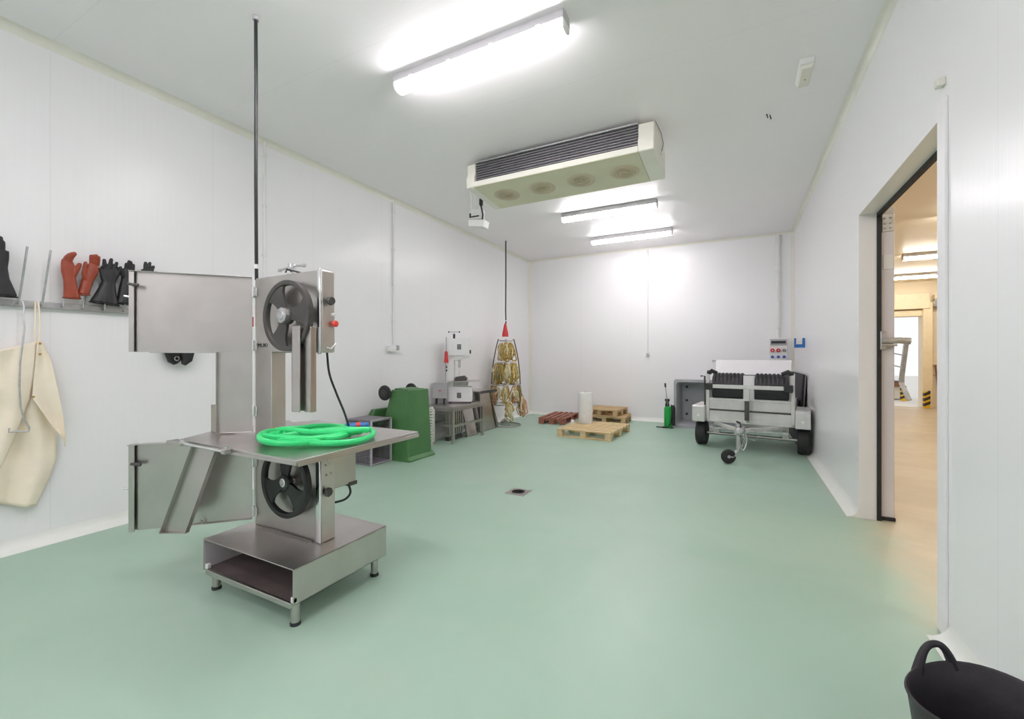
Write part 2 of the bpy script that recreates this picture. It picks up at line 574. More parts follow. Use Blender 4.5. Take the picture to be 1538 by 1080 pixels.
# corridor hall beyond
struct('ceiling_hall', MB().box(XW, YF, ZO, XO, YO, ZO + .1), 'warmceil', smooth=0)
struct('wall_hall_right', MB().box(XO, YF, 0, XO + .1, YO + .1, ZO), 'warmwall', smooth=0)
struct('wall_hall_left', MB().box(XW - .1, YB + .12, 0, XW, YO, ZO), 'warmwall', smooth=0)
GX0, GX1, GZ = 2.4, 4.48, 2.53
struct('wall_hall_far', MB().box(XW - .1, YO, 0, GX0, YO + .25, ZO).box(GX1, YO, 0, XO + .1, YO + .25, ZO).box(GX0, YO, GZ, GX1, YO + .25, ZO), 'warmwall', smooth=0)
struct('trim_8', MB().box(GX0 - .2, YO - .22, 2.72, 4.60, YO - .02, 3.16).box(GX0 - .1, YO - .12, GZ, 4.46, YO - .02, 2.70), 'warmtrim', bevel=.01)
struct('trim_9', MB().box(4.46, YO - .2, 0, 4.66, YO - .02, 2.9), 'warmtrim', bevel=.01)
struct('floor_yard', MB().box(-6, YO, -.12, 16, YO + 26, -.01), 'yard', smooth=0)


# ------------------------------------------------------------------ ceiling lamps
def lamp(c, label, ln=1.53, mat_='lamp', z=CEIL, group='ceiling strip lamps'):
    t = thing('strip_lamp', label, 'ceiling lamp', (c[0], c[1], z), group)
    x0, x1, y = c[0] - ln / 2, c[0] + ln / 2, c[1]
    pr = [(-.058, 0), (.058, 0), (.070, -.060), (.070, -.070), (-.070, -.070), (-.070, -.060)]
    MB().prism(pr, lambda q, s: (s, y + q[0], z + q[1]), x0, x1).build('housing', 'lampgrey', t, bevel=.003)
    pd = [(-.056, -.070), (.056, -.070), (.060, -.090), (.05, -.118), (.02, -.132), (-.02, -.132), (-.05, -.118), (-.060, -.090)]
    MB().prism(pd, lambda q, s: (s, y + q[0], z + q[1]), x0 + .012, x1 - .012).build('diffuser', mat_, t)
    for xe in (x0, x1 - .012):
        MB().prism([(a * 1.03, b) for a, b in pd], lambda q, s: (s, y + q[0], z + q[1]), xe, xe + .012).build('end_cap', 'white', t)
    for k in range(4):
        xc = x0 + ln * (k + .5) / 4
        MB().box(xc - .018, y - .073, z - .085, xc + .018, y - .060, z - .058).build('clip', 'white', t)
    return t


lamp((-1.83, 2.85), 'long white strip lamp on the ceiling nearest the camera, before the cooling unit')
lamp((-1.87, 6.86), 'glowing ceiling strip lamp just behind the cooling unit, first of the far two')
lamp((-1.87, 8.50), 'glowing ceiling strip lamp nearest the back wall')
lamp((-1.85, 1.15), 'white ceiling strip lamp added overhead out of view left of the camera')  # this and the next two: unseen lamps added to brighten the near side
lamp((-1.85, -0.5), 'white ceiling strip lamp added out of view just behind the camera')
lamp((-1.85, -2.15), 'white ceiling strip lamp added out of view nearest the front wall')
for c, l in (((3.75, 11.6), 'warm strip lamp on the hall ceiling seen through the doorway, nearer of two'),
             ((4.1, 14.4), 'warm strip lamp on the hall ceiling seen through the doorway, farther of two'),
             ((3.4, 8.6), 'warm strip lamp on the hall ceiling added unseen behind the door leaf'),  # hall lamps from here on are unseen, added to light the doorway end
             ((3.2, 5.4), 'warm strip lamp on the hall ceiling added unseen above the doorway view'),
             ((3.0, 2.0), 'warm strip lamp on the hall ceiling added unseen behind the right wall')):
    lamp(c, l, 1.6, 'warmlamp', ZO, 'hall ceiling strip lamps')

# ------------------------------------------------------------------ evaporator (ceiling cooling unit)
ev = thing('cooling_unit', 'cream ceiling cooling unit with dark finned coil and four round fan plates', 'cooling unit', (-1.85, 4.85, CEIL))
ex0, ex1, ey0, ey1 = -2.955, -0.745, 4.46, 5.16
cx0, cx1 = -2.84, -0.905
def cap_profile(a):
    return [(ey0, 3.74), (ey0 + .0, 3.62), (ey0 - .03, 3.56), (ey0 - .02, 3.455), (ey1 - .02, 3.40), (ey1, 3.43), (ey1, 3.7), (ey1 - .06, 3.74)]
for a, b in ((ex0, cx0), (cx1, ex1)):
    MB().prism(cap_profile(0), lambda q, s: (s, q[0], q[1]), a, b).build('end_cover', 'unit', ev, bevel=.012)
MB().box(cx0, ey0 + .12, 3.47, cx1, ey1 - .02, 3.75).build('body', 'unit', ev)
MB().box(cx0, ey0 - .015, 3.735, cx1, ey0 + .12, 3.752).build('top_flange', 'galv', ev)
MB().box(cx0, ey0 + .025, 3.515, cx1, ey0 + .11, 3.735).build('coil', 'fins', ev)
for k in range(7):
    zz = 3.54 + k * .029
    MB().box(cx0, ey0 + .008, zz, cx1, ey0 + .03, zz + .006).build('coil_tube', 'finl', ev)
MB().box(cx0, ey0 - .022, 3.455, cx1, ey0 + .02, 3.518).build('front_panel', 'unit', ev, bevel=.006)
MB().hexa([(ex0 + .10, ey0 - .02, 3.45), (cx1, ey0 - .02, 3.45), (cx1, ey1 - .03, 3.40), (ex0 + .10, ey1 - .03, 3.40)],
          [(ex0 + .10, ey0 - .02, 3.47), (cx1, ey0 - .02, 3.47), (cx1, ey1 - .03, 3.47), (ex0 + .10, ey1 - .03, 3.47)]).build('drip_tray', 'unitb', ev, bevel=.005)
for xf in (-2.58, -2.10, -1.61, -1.12):
    n_ = Vector((0, -.05, -.70)).normalized()
    cz = Vector((xf, 4.79, 3.4265))
    fo = MB().lathe([(0, .004), (.115, .004), (.122, .010), (.138, .011), (.162, .004), (.165, -.004)], cz, n_, 36).build('fan_plate', 'fan', ev)
    f2 = MB()
    for rr in (.03, .06, .09):
        f2.lathe([(rr - .003, .004), (rr - .003, .013), (rr + .003, .013), (rr + .003, .004)], cz, n_, 24, True)
    f2.build('grille', 'fan', fo)
MB().tube([(ex1 + .004, ey0 + .02, 3.74), (ex1 + .03, ey0 + .2, 3.70), (ex1 + .034, ey0 + .33, 3.64), (ex1 + .012, ey0 + .36, 3.58)], .006, 6).build('cable', 'grey', ev)
MB().lathe([(.018, 0), (.018, .012), (0, .012)], (ex1, ey0 + .36, 3.56), (1, 0, 0), 12).build('cable_gland', 'white', ev)
for xh in (ex0 + .2, ex1 - .25):
    for yh in (ey0 + .16, ey1 - .12):
        MB().cyl((xh, yh, 3.74), (xh, yh, CEIL), .008, n=8).build('hanger_rod', 'galv', ev)

# hanging detector / drain box by the cooling unit
hb = thing('hanging_junction_box', 'small white box hanging on two rods from ceiling left of cooling unit', 'junction box', (-3.32, 5.3, CEIL))
for xx in (-3.44, -3.325):
    MB().cyl((xx, 5.3, CEIL), (xx, 5.3, 3.30), .013, n=10).build('rod', 'white', hb)
MB().box(-3.43, 5.24, 3.36, -3.245, 5.36, 3.50).build('box', 'white', hb, bevel=.01)
MB().hexa([(-3.44, 5.22, 3.27), (-3.20, 5.22, 3.23), (-3.20, 5.38, 3.23), (-3.44, 5.38, 3.27)], [(-3.44, 5.22, 3.36), (-3.18, 5.22, 3.33), (-3.18, 5.38, 3.33), (-3.44, 5.38, 3.36)]).build('lower_bracket', 'white', hb, bevel=.008)
MB().box(-3.40, 5.225, 3.39, -3.27, 5.24, 3.405).box(-3.425, 5.225, 3.39, -3.405, 5.24, 3.45).build('dark_slot', 'black', hb)
MB().lathe([(.006, 0), (.028, .03), (.03, .10), (.015, .13), (.012, .16)], (-3.255, 5.27, 3.53), (0, 0, 1), 14).tube([(-3.255, 5.27, 3.54), (-3.235, 5.26, 3.48), (-3.215, 5.25, 3.41), (-3.225, 5.25, 3.33)], .012, 8).build('black_plug', 'black', hb)

# emergency lamp + ceiling stub
el = thing('emergency_lamp', 'small white emergency lamp box on ceiling near right wall', 'emergency lamp', (.475, 4.31, CEIL))
MB().box(.425, 4.15, 3.735, .53, 4.47, CEIL).build('housing', 'white', el, bevel=.01)
MB().hexa([(.44, 4.17, 3.705), (.515, 4.17, 3.705), (.515, 4.45, 3.705), (.44, 4.45, 3.705)], [(.43, 4.16, 3.735), (.525, 4.16, 3.735), (.525, 4.46, 3.735), (.43, 4.46, 3.735)]).build('lens', 'offwhite', el, bevel=.006)
MB().lathe([(.008, 0), (.008, .004), (0, .004)], (.48, 4.33, 3.705), (0, 0, -1), 10).build('indicator', 'brass', el)
tag(MB().tube([(.235, 4.95, CEIL), (.245, 4.93, CEIL - .05), (.262, 4.95, CEIL - .012), (.272, 4.94, CEIL - .06)], .006, 6).build('wire_stub', 'ink', origin=(.25, 4.94, CEIL)), 'short bent dark wire stub sticking out of the ceiling', 'wire')
tag(MB().box(XR - .035, 2.94, 2.77, XR, 2.99, 2.81).build('cable_clip', 'offwhite', origin=(XR, 2.965, 2.79), bevel=.006), 'small cream clip high on right wall above doorway corner', 'clip')


# ------------------------------------------------------------------ wall conduits and sockets
def conduit(axis, a, z0, z1, r, label):
    mb = MB()
    if axis == 'left':
        q = lambda z: (XL + r, a, z)
    else:
        q = lambda z: (a, YB - r, z)
    mb.cyl(q(z0), q(z1), r, n=12)
    o = mb.build('conduit', 'white', origin=q(z0))
    tag(o, label, 'conduit', 'wall conduits')
    z = z1 - .15
    while z > z0 + .1:
        p = Vector(q(z))
        MB().box(p.x - r - (.0 if axis == 'left' else .006), p.y - r - (.006 if axis == 'left' else 0), z - .012, p.x + r * 1.25 + .004, p.y + r * 1.25 + .004 if axis != 'left' else p.y + r + .006, z + .012).build('clip', 'white', o)
        z -= .55
    return o


conduit('left', 2.97, 1.45, CEIL - .02, .014, 'thin white conduit on left wall just right of the hanging cable')
conduit('left', 4.98, 1.57, CEIL - .06, .016, 'thin white conduit on left wall ending in a small socket box')
conduit('back', -1.777, 1.49, CEIL - .05, .012, 'thin white conduit at the middle of the back wall')
conduit('back', .655, 1.76, CEIL - .045, .035, 'wide white conduit down to the socket panel on back wall')
sb = thing('socket_box', 'small white socket box under the conduit on left wall', 'socket', (XL, 4.98, 1.50))
MB().box(XL, 4.86, 1.475, XL + .06, 5.0, 1.57).build('box', 'white', sb, bevel=.008)
MB().box(XL, 5.0, 1.50, XL + .07, 5.05, 1.575).build('side_socket', 'grey', sb, bevel=.006)
ws = tag(MB().box(-1.812, YB - .045, 1.42, -1.742, YB, 1.495).build('wall_switch', 'white', origin=(-1.777, YB, 1.45), bevel=.008), 'tiny white switch box at the foot of the middle back wall conduit', 'switch')
MB().box(-1.80, YB - .05, 1.435, -1.755, YB - .044, 1.475).build('rocker', 'grey', ws)
cs = thing('industrial_socket', 'white wall socket with red flap behind the big bandsaw column', 'socket', (XL, 3.41, 1.25))
MB().hexa([(XL, 3.35, 1.18), (XL + .07, 3.35, 1.2), (XL + .07, 3.46, 1.2), (XL, 3.46, 1.18)], [(XL, 3.365, 1.46), (XL + .055, 3.365, 1.45), (XL + .055, 3.455, 1.45), (XL, 3.455, 1.46)]).build('body', 'white', cs, bevel=.01)
MB().box(XL + .01, 3.345, 1.105, XL + .11, 3.465, 1.205).build('flap', 'red', cs, bevel=.012)
MB().tube([(XL + .06, 3.44, 1.40), (XL + .085, 3.47, 1.36), (XL + .07, 3.475, 1.27)], .007, 6).build('latch', 'grey', cs)

sp = thing('distribution_box', 'grey and white electric socket panel with red and blue sockets', 'socket panel', (.65, YB, 1.53))
MB().box(.505, YB - .10, 1.315, .80, YB, 1.765).build('box', 'white', sp, bevel=.012)
MB().box(.52, YB - .112, 1.62, .785, YB - .10, 1.735).build('breaker_window', 'grey', sp, bevel=.004)
MB().box(.535, YB - .118, 1.655, .77, YB - .112, 1.70).build('breaker_row', 'black', sp)
MB().box(.51, YB - .108, 1.315, .795, YB - .10, 1.34).build('lower_rim', 'grey', sp)
for xx, m1 in ((.555, 'red'), (.652, 'red'), (.745, 'plate')):
    q = MB().lathe([(.036 if m1 == 'red' else .026, 0), (.036 if m1 == 'red' else .026, .03), (.018, .03), (.016, .01), (0, .01)], (xx, YB - .10, 1.525), (0, -1, 0), 20).build('socket', m1, sp)
    MB().box(xx - .010, YB - .136, 1.515, xx + .010, YB - .128, 1.533).build('socket_core', 'white', q)
for xx in (.555, .652, .745):
    MB().lathe([(.026, 0), (.026, .028), (.012, .032), (0, .032)], (xx, YB - .10, 1.40), (0, -1, 0), 18).build('socket', 'blues', sp)
MB().tube([(.765, YB - .05, 1.315), (.772, YB - .05, 1.24), (.768, YB - .04, 1.15)], .014, 8).build('outlet_lead', 'white', sp)

bb = MB().box(.775, 8.27, 1.545, .918, 8.31, 1.585).box(.775, 8.27, 1.575, .80, 8.31, 1.70).box(.885, 8.27, 1.575, .918, 8.31, 1.70).box(.80, 8.28, 1.583, .885, 8.30, 1.60)
tag(bb.build('hose_bracket', 'blue', origin=(.918, 8.29, 1.60), bevel=.005), 'blue U-shaped bracket on right wall beside the socket panel', 'bracket')
rl = thing('wall_rail', 'thin steel rail on back wall behind the white trailer lid', 'rail', (.2, YB, 1.3))
MB().cyl((-.50, YB - .03, 1.325), (.86, YB - .03, 1.325), .011, n=10).build('rod', 'galv', rl)
for xx in (-.48, .84):
    MB().tube([(xx, YB, 1.29), (xx, YB - .03, 1.29), (xx, YB - .03, 1.325)], .009, 6).build('standoff', 'galv', rl)

# ------------------------------------------------------------------ hanging cables
cb = thing('hanging_cable', 'dark cable hanging from ceiling to the big bandsaw', 'cable', (-2.995, 1.86, CEIL), 'hanging power cables')
MB().tube([(-2.995, 1.86, CEIL), (-2.994, 1.862, 3.3), (-2.99, 1.858, 2.6), (-2.99, 1.862, 2.02), (-2.987, 1.865, 1.72)], .0115, 10).build('cord', 'black', cb)
MB().lathe([(.02, 0), (.02, .03), (.013, .035)], (-2.995, 1.86, CEIL - .036), (0, 0, 1), 14).build('ceiling_gland', 'grey', cb)
MB().cyl((-2.99, 1.862, 2.015), (-2.99, 1.862, 2.045), .0145, n=12).build('tape_band', 'white', cb)
MB().lathe([(.008, .12), (.022, .09), (.022, .05), (.03, .045), (.03, -.02), (0, -.02)], (-2.987, 1.865, 1.63), (0, 0, 1), 16).build('plug', 'red', cb)
c2 = thing('hanging_cable', 'dark cable with red plug hanging from ceiling above the cord rack', 'cable', (-4.27, 7.86, CEIL), 'hanging power cables')
ctop = Vector((-4.265, 7.87, CEIL))
MB().tube([ctop, ctop + Vector((.002, 0, -.8)), ctop + Vector((-.004, 0, -1.4)), ctop + Vector((.003, 0, -1.68)), ctop + Vector((-.012, .0, -1.75))], .014, 8).build('cord', 'black', c2)
pz = CEIL - 1.80
MB().lathe([(.014, .10), (.024, .09), (.04, .0), (.062, -.10), (.066, -.17), (0, -.17)], (ctop.x - .012, ctop.y, pz), (0, 0, 1), 18).build('plug', 'red', c2)
MB().cyl((ctop.x + .002, ctop.y, CEIL - 1.655), (ctop.x + .002, ctop.y, CEIL - 1.635), .018, n=10).build('tape_band', 'white', c2)

# ================================================================== THE BIG BANDSAW
bs = thing('bandsaw', 'large stainless steel butcher bandsaw with both doors swung open', 'bandsaw', (-2.43, 1.8, 0))
bx0, bx1, by0, by1, bz0, bz1 = -2.86, -2.03, 1.455, 2.12, .118, .307
b = MB()
b.box(bx0, by0, bz1 - .006, bx1, by1, bz1).box(bx0, by0 + .01, bz0, bx1, by1, bz0 + .006)
b.box(bx0, by0, bz0, bx0 + .005, by1, bz1).box(bx1 - .005, by0, bz0, bx1, by1, bz1)
b.build('base_box', 'steelh', bs, bevel=.002)
MB().box(bx0 + .006, by0 + .004, bz0 + .007, bx0 + .010, by1 - .004, bz1 - .008).build('lit_side_plate', 'lit_inner', bs)  # added plate, its pale colour stands for light reflected inside the base
MB().box(bx0 + .011, by0 + .012, bz0 + .0065, bx1 - .007, by1 - .004, bz0 + .010).build('inner_tray', 'tray', bs)  # thin dark brown sheet over the base floor
MB().bar((bx0 + .03, by0 + .006, bz0 - .004), (bx1 - .02, by0 + .006, bz0 - .004), .02, .03).build('base_lip', 'steel', bs, bevel=.004)
for lx, ly in ((-2.80, 1.50), (-2.06, 1.49), (-2.075, 2.06), (-2.80, 2.06)):
    l = MB().cyl((lx, ly, .012), (lx, ly, .125), .023, n=20).build('leg', 'steel', bs)
    MB().lathe([(.026, 0), (.027, .012), (.024, .018), (0, .018)], (lx, ly, 0), (0, 0, 1), 18).build('rubber_foot', 'rubber', l)
for px, py in ((bx0 + .03, by0 + .012), (bx1 - .012, by0 + .012)):
    MB().box(px - .012, py - .01, bz0 + .012, px + .012, py + .012, bz0 + .04).build('corner_stud', 'white', bs, bevel=.003)
MB().box(-2.72, 1.70, bz1, -2.25, 1.722, bz1 + .002).box(-2.70, 1.722, bz1, -2.235, 1.726, bz1 + .008).build('cleaning_slot', 'steeld', bs)
HX, HY = -2.80, 1.735                         # hinge line
yb_ = HY + .098
# frame: lower body, column, head
MB().box(HX, HY, bz1, -2.166, yb_, .885).build('lower_body', 'steelm', bs, bevel=.006)
MB().box(HX, HY, .885, -2.63, yb_, 1.44).build('column', 'steelm', bs, bevel=.004)
MB().box(HX, HY, 1.425, -2.166, yb_, 1.913).build('head', 'steelm', bs, bevel=.010)
MB().box(-2.205, HY - .012, bz1, -2.166, HY, .86).build('corner_strip', 'chrome', bs, bevel=.006)
MB().box(-2.190, HY - .014, 1.415, -2.162, HY, 1.918).build('corner_strip', 'chrome', bs, bevel=.006)
# hinges
for zz in (1.82, 1.475, 1.05, .72, .40):
    MB().cyl((HX - .002, HY - .012, zz - .035), (HX - .002, HY - .012, zz + .035), .011, n=12).box(HX, HY - .014, zz - .028, HX + .032, HY - .002, zz + .028).build('hinge', 'chrome', bs, bevel=.003)
MB().box(HX - .004, HY - .008, .36, HX + .006, HY - .001, 1.90).build('hinge_rail', 'white', bs)


def band_wheel(cx, cy, cz, r, m, hub_m, hub_r, hub_out, rot):
    w = MB()
    c = Vector((cx, cy, cz))
    w.lathe([(r - .026, -.017), (r - .006, -.019), (r, -.017), (r, .017), (r - .006, .019), (r - .016, .019), (r - .022, .010), (r - .030, .008), (r - .030, -.010)], c, (0, 1, 0), 64, True)
    w.lathe([(0, -.02), (.045, -.02), (.05, -.014), (.05, .014), (0, .014)], c, (0, 1, 0), 32)
    for k in range(3):
        a0 = rot + k * 2 * PI / 3
        poly = []
        ri, ro = .035, r - .02
        for t in range(9):
            a = a0 - .50 + 1.0 * t / 8
            poly.append((ro * math.cos(a), ro * math.sin(a)))
        for sgn in (1, -1):
            seq = (.75, .5, .28, .1) if sgn > 0 else (.1, .28, .5, .75)
            for q in seq:
                rr = ri + (ro - ri) * q
                hw = (.60 - .22 * q) if q < .3 else (.36 + .10 * (q - .3) / .45)
                hw = {.75: .40, .5: .40, .28: .50, .1: .62}[q]
                a = a0 + sgn * hw
                poly.append((rr * math.cos(a), rr * math.sin(a)))
        w.prism(poly, lambda p, y: (cx + p[0], cy + y, cz + p[1]), -.012, .004)
    o = w.build('band_wheel', m, bs, smooth=30)
    MB().lathe([(0, -hub_out), (hub_r * .55, -hub_out), (hub_r * .62, -hub_out + .004), (hub_r, -hub_out + .006), (hub_r, -.012), (0, -.012)], c, (0, 1, 0), 8 if hub_r > .035 else 20).build('hub', hub_m, o, smooth=20)
    MB().cyl((cx, cy + .004, cz), (cx, HY + .01, cz), .022, n=16).build('axle', 'steeld', o)
    return o


wc = P(432, 474.5, y=HY - .055)
band_wheel(wc.x, HY - .055, wc.z, .212, 'wheel', 'galv', .047, .05, math.radians(5))
wl = P(429, 724, y=HY - .05)
band_wheel(wl.x, HY - .05, wl.z, .212, 'black', 'chrome', .026, .028, math.radians(-35))
# blade guard and blade
MB().box(-2.315, HY - .085, 1.08, -2.245, HY - .078, 1.58).box(-2.315, HY - .085, 1.08, -2.309, HY - .045, 1.58).box(-2.236, HY - .06, 1.08, -2.185, HY - .053, 1.575).box(-2.19, HY - .06, 1.08, -2.184, HY - .02, 1.575).box(-2.31, HY - .046, 1.082, -2.184, HY - .04, 1.57).build('blade_guard', 'steel', bs, bevel=.002)
# head controls on the right side
sx_ = -2.166
MB().lathe([(.012, 0), (.012, .018), (.026, .02), (.028, .03), (.022, .045), (0, .045)], (sx_, 1.775, 1.73), (1, 0, 0), 8).build('door_knob', 'wheel', bs, smooth=20)
MB().lathe([(.011, 0), (.011, .014), (.008, .018), (0, .018)], (sx_, 1.812, 1.652), (1, 0, 0), 16).build('start_button', 'white', bs)
MB().lathe([(.009, 0), (.009, .014), (.019, .016), (.020, .026), (.014, .034), (0, .036)], (sx_, 1.815, 1.598), (1, 0, 0), 20).build('stop_button', 'redbtn', bs)
MB().tube([(sx_, 1.775, 1.455), (sx_ + .02, 1.785, 1.447), (sx_ + .024, 1.815, 1.475)], .006, 8).build('catch_lever', 'chrome', bs)
MB().lathe([(.012, 0), (.012, .015), (.027, .018), (.029, .03), (.02, .04), (0, .04)], (sx_, 1.762, .605), (1, 0, 0), 8).build('door_knob', 'wheel', bs, smooth=20)
for yy, zz in ((1.765, .76), (1.80, .77), (1.77, .70), (1.80, .705)):
    MB().cyl((sx_, yy, zz), (sx_ + .006, yy, zz), .006, n=10).build('screw', 'steeld', bs)
# tension crank on top
tc_ = MB().lathe([(.03, 0), (.03, .012), (.012, .016), (.012, .045), (.024, .047), (.024, .075), (0, .077)], (-2.50, 1.785, 1.91), (0, 0, 1), 18).build('tension_screw', 'chrome', bs)
MB().tube([(-2.62, 1.785, 1.955), (-2.53, 1.785, 1.968), (-2.47, 1.785, 1.972), (-2.385, 1.785, 1.965)], .007, 8).lathe([(0, -.012), (.01, -.01), (.012, 0), (.01, .01), (0, .012)], (-2.62, 1.785, 1.955), (1, 0, 0), 10).lathe([(0, -.012), (.01, -.01), (.012, 0), (.01, .01), (0, .012)], (-2.385, 1.785, 1.965), (1, 0, 0), 10).build('crank_bar', 'chrome', tc_)
MB().tube([(-2.54, 1.77, 1.935), (-2.50, 1.75, 1.945), (-2.44, 1.765, 1.93), (-2.40, 1.80, 1.915)], .006, 8).build('lead', 'black', bs)
# maker's lettering on the head, lower left of the wheel
tx = bpy.data.curves.new('lettering', 'FONT')
tx.body = 'ML.BO'; tx.size = .034; tx.extrude = .0006
tx.materials.append(M['ink'])
tmp = bpy.data.objects.new('lettering_curve', tx)
C.objects.link(tmp)
bpy.context.view_layer.update()
to = bpy.data.objects.new('lettering', bpy.data.meshes.new_from_object(tmp.evaluated_get(bpy.context.evaluated_depsgraph_get())))
bpy.data.objects.remove(tmp)
C.objects.link(to)
to.parent = bs
to.rotation_euler = (PI / 2, 0, 0)
to.location = Vector((-2.765, HY - .0015, 1.463)) - bs.location


# doors swung open by 135 degrees about the hinge line
dd = Vector((-.69, -.724, 0)).normalized()
dn = Vector((.724, -.69, 0)).normalized()
def on_door(s, n, z):
    return Vector((HX - .006, HY - .014, z)) + dd * s + dn * n
def door_box(mb, s0, s1, n0, n1, z0, z1):
    return mb.hexa([on_door(s0, n0, z0), on_door(s1, n0, z0), on_door(s1, n1, z0), on_door(s0, n1, z0)],
                   [on_door(s0, n0, z1), on_door(s1, n0, z1), on_door(s1, n1, z1), on_door(s0, n1, z1)])
u = MB()
door_box(u, 0, .645, 0, .004, 1.43, 1.916)
door_box(u, 0, .195, 0, .004, .915, 1.43)
door_box(u, .641, .645, 0, .022, 1.43, 1.916)
door_box(u, .618, .645, .020, .023, 1.43, 1.912)
door_box(u, 0, .645, 0, .03, 1.913, 1.917)
door_box(u, .192, .196, 0, .035, .915, 1.43)
door_box(u, .005, .195, 0, .012, .913, .917)
door_box(u, .196, .55, -.01, .004, 1.424, 1.431)
ud = u.build('upper_door', 'steel', bs, bevel=.0015)
def latch(zc, s, par):
    k = MB()
    k.tube([on_door(s, .02, zc), on_door(s, .045, zc)], .008, 10)
    k.tube([on_door(s + .02, .047, zc + .004), on_door(s - .03, .047, zc - .004)], [.008, .011], 10)
    k.build('latch_knob', 'wheel', par)
latch(1.83, .618, ud)
MB().tube([on_door(.64, .01, 1.76), on_door(.672, .012, 1.765)], .006, 8).build('catch_pin', 'chrome', ud)
l_ = MB()
door_box(l_, 0, .645, 0, .004, .352, .875)
door_box(l_, .641, .645, 0, .026, .352, .875)
door_box(l_, .615, .645, .023, .027, .352, .873)
door_box(l_, 0, .645, 0, .045, .871, .875)
door_box(l_, .0, .35, 0, .02, .350, .354)
ld = l_.build('lower_door', 'steel', bs, bevel=.0015)
latch(.76, .605, ld)
MB().tube([on_door(.64, .01, .61), on_door(.675, .012, .612)], .006, 8).build('catch_pin', 'chrome', ld)
MB().tube([on_door(.26, .005, .37), on_door(.26, .03, .36), on_door(.275, .035, .385)], .006, 8).build('catch_pin', 'steeld', ld)

# cutting table
TZ = .895
tp = [(-2.965, 1.375), (-1.86, 1.355), (-1.885, 2.26), ] + [tuple(P(a, c, z=.907))[:2] for a, c in ((560, 641), (507, 634.5), (478, 631), (440, 634))] + [(-3.12, 2.2), (-3.10, 1.62)]
MB().prism(tp, lambda q, z: (q[0], q[1], z), TZ, TZ + .012).build('table_top', 'steelh', bs, bevel=.002)
MB().box(-1.885, 1.37, TZ - .022, -1.868, 2.25, TZ).box(-2.60, 1.362, TZ - .018, -1.88, 1.374, TZ).build('table_rim', 'steel', bs, bevel=.002)
MB().prism([(1.62, TZ), (2.18, TZ), (1.66, .80)], lambda q, x: (x, q[0], q[1]), -2.015, -2.005).build('table_bracket', 'steel', bs)
MB().box(-2.30, 1.60, .84, -2.0, 1.68, TZ).build('table_support', 'steeld', bs)
# sliding rail on the front edge of the table
MB().cyl((-2.93, 1.352, TZ + .002), (-2.42, 1.340, TZ + .002), .010, n=12).build('slide_rail', 'chrome', bs)
MB().box(-3.01, 1.33, TZ - .012, -2.86, 1.39, TZ + .010).build('rail_bracket', 'steel', bs, bevel=.004)
MB().box(-2.44, 1.325, TZ - .012, -2.405, 1.365, TZ + .016).build('rail_bracket', 'steel', bs, bevel=.004)
for xx in (-2.87, -2.43):
    MB().lathe([(.012, 0), (.012, .02), (0, .021)], (xx, 1.348, TZ + .006), (0, 0, 1), 8).build('rail_nut', 'chrome', bs)
# swinging off-cut chute under the left of the table
ca, cb_ = Vector((-2.77, 1.432, .875)), Vector((-2.893, 1.33, .385))
sd = Vector((CN, SN, 0)) * .072
dv = (cb_ - ca).normalized()
nf = sd.cross(dv).normalized()
if nf.y > 0:
    nf = -nf
ch = MB()
def cq(a, s, n):
    return a + sd * s + nf * n
def chp(s0, s1, n0, n1):
    ch.hexa([cq(ca, s0, n0), cq(ca, s1, n0), cq(ca, s1, n1), cq(ca, s0, n1)], [cq(cb_, s0, n0), cq(cb_, s1, n0), cq(cb_, s1, n1), cq(cb_, s0, n1)])
chp(-1, 1, 0, .004); chp(-1.05, -.99, 0, .035); chp(.99, 1.05, 0, .035)
ch.hexa([cq(cb_, -1, 0), cq(cb_, 1, 0), cq(cb_, 1, .035), cq(cb_, -1, .035)], [cq(cb_ - dv * .005, -1, 0), cq(cb_ - dv * .005, 1, 0), cq(cb_ - dv * .005, 1, .035), cq(cb_ - dv * .005, -1, .035)])
ch.build('offcut_chute', 'steel', bs, bevel=.0015)
# portion gauge plate standing on the left back of the table
g_ = MB().box(-3.085, 1.615, TZ + .012, -2.965, 1.70, 1.085).build('portion_gauge', 'steeld', bs, bevel=.004)
MB().lathe([(.012, 0), (.012, .012), (0, .013)], (-2.985, 1.64, 1.085), (0, 0, 1), 10).build('gauge_knob', 'black', g_)
# motor box behind the lower body
mb_ = MB().box(-2.42, yb_, .60, -2.172, 2.0, .86).build('motor_box', 'steel', bs, bevel=.006)
MB().box(-2.26, 1.94, .588, -2.166, 2.004, .612).build('motor_vent', 'wheel', mb_, bevel=.002)
MB().tube(spl([(-2.20, 1.96, .60), (-2.19, 1.97, .54), (-2.20, 1.94, .505), (-2.215, 1.88, .50), (-2.22, 1.83, .51)]), .007, 8).build('motor_lead', 'black', mb_)
# supply lead from the head down behind the table
MB().tube(spl([(-2.20, 1.80, 1.44), (-2.19, 1.81, 1.30), (-2.165, 1.84, 1.18), (-2.13, 1.87, 1.06), (-2.115, 1.89, .97), (-2.115, 1.90, .91)]), .0065, 8).build('supply_lead', 'black', bs)

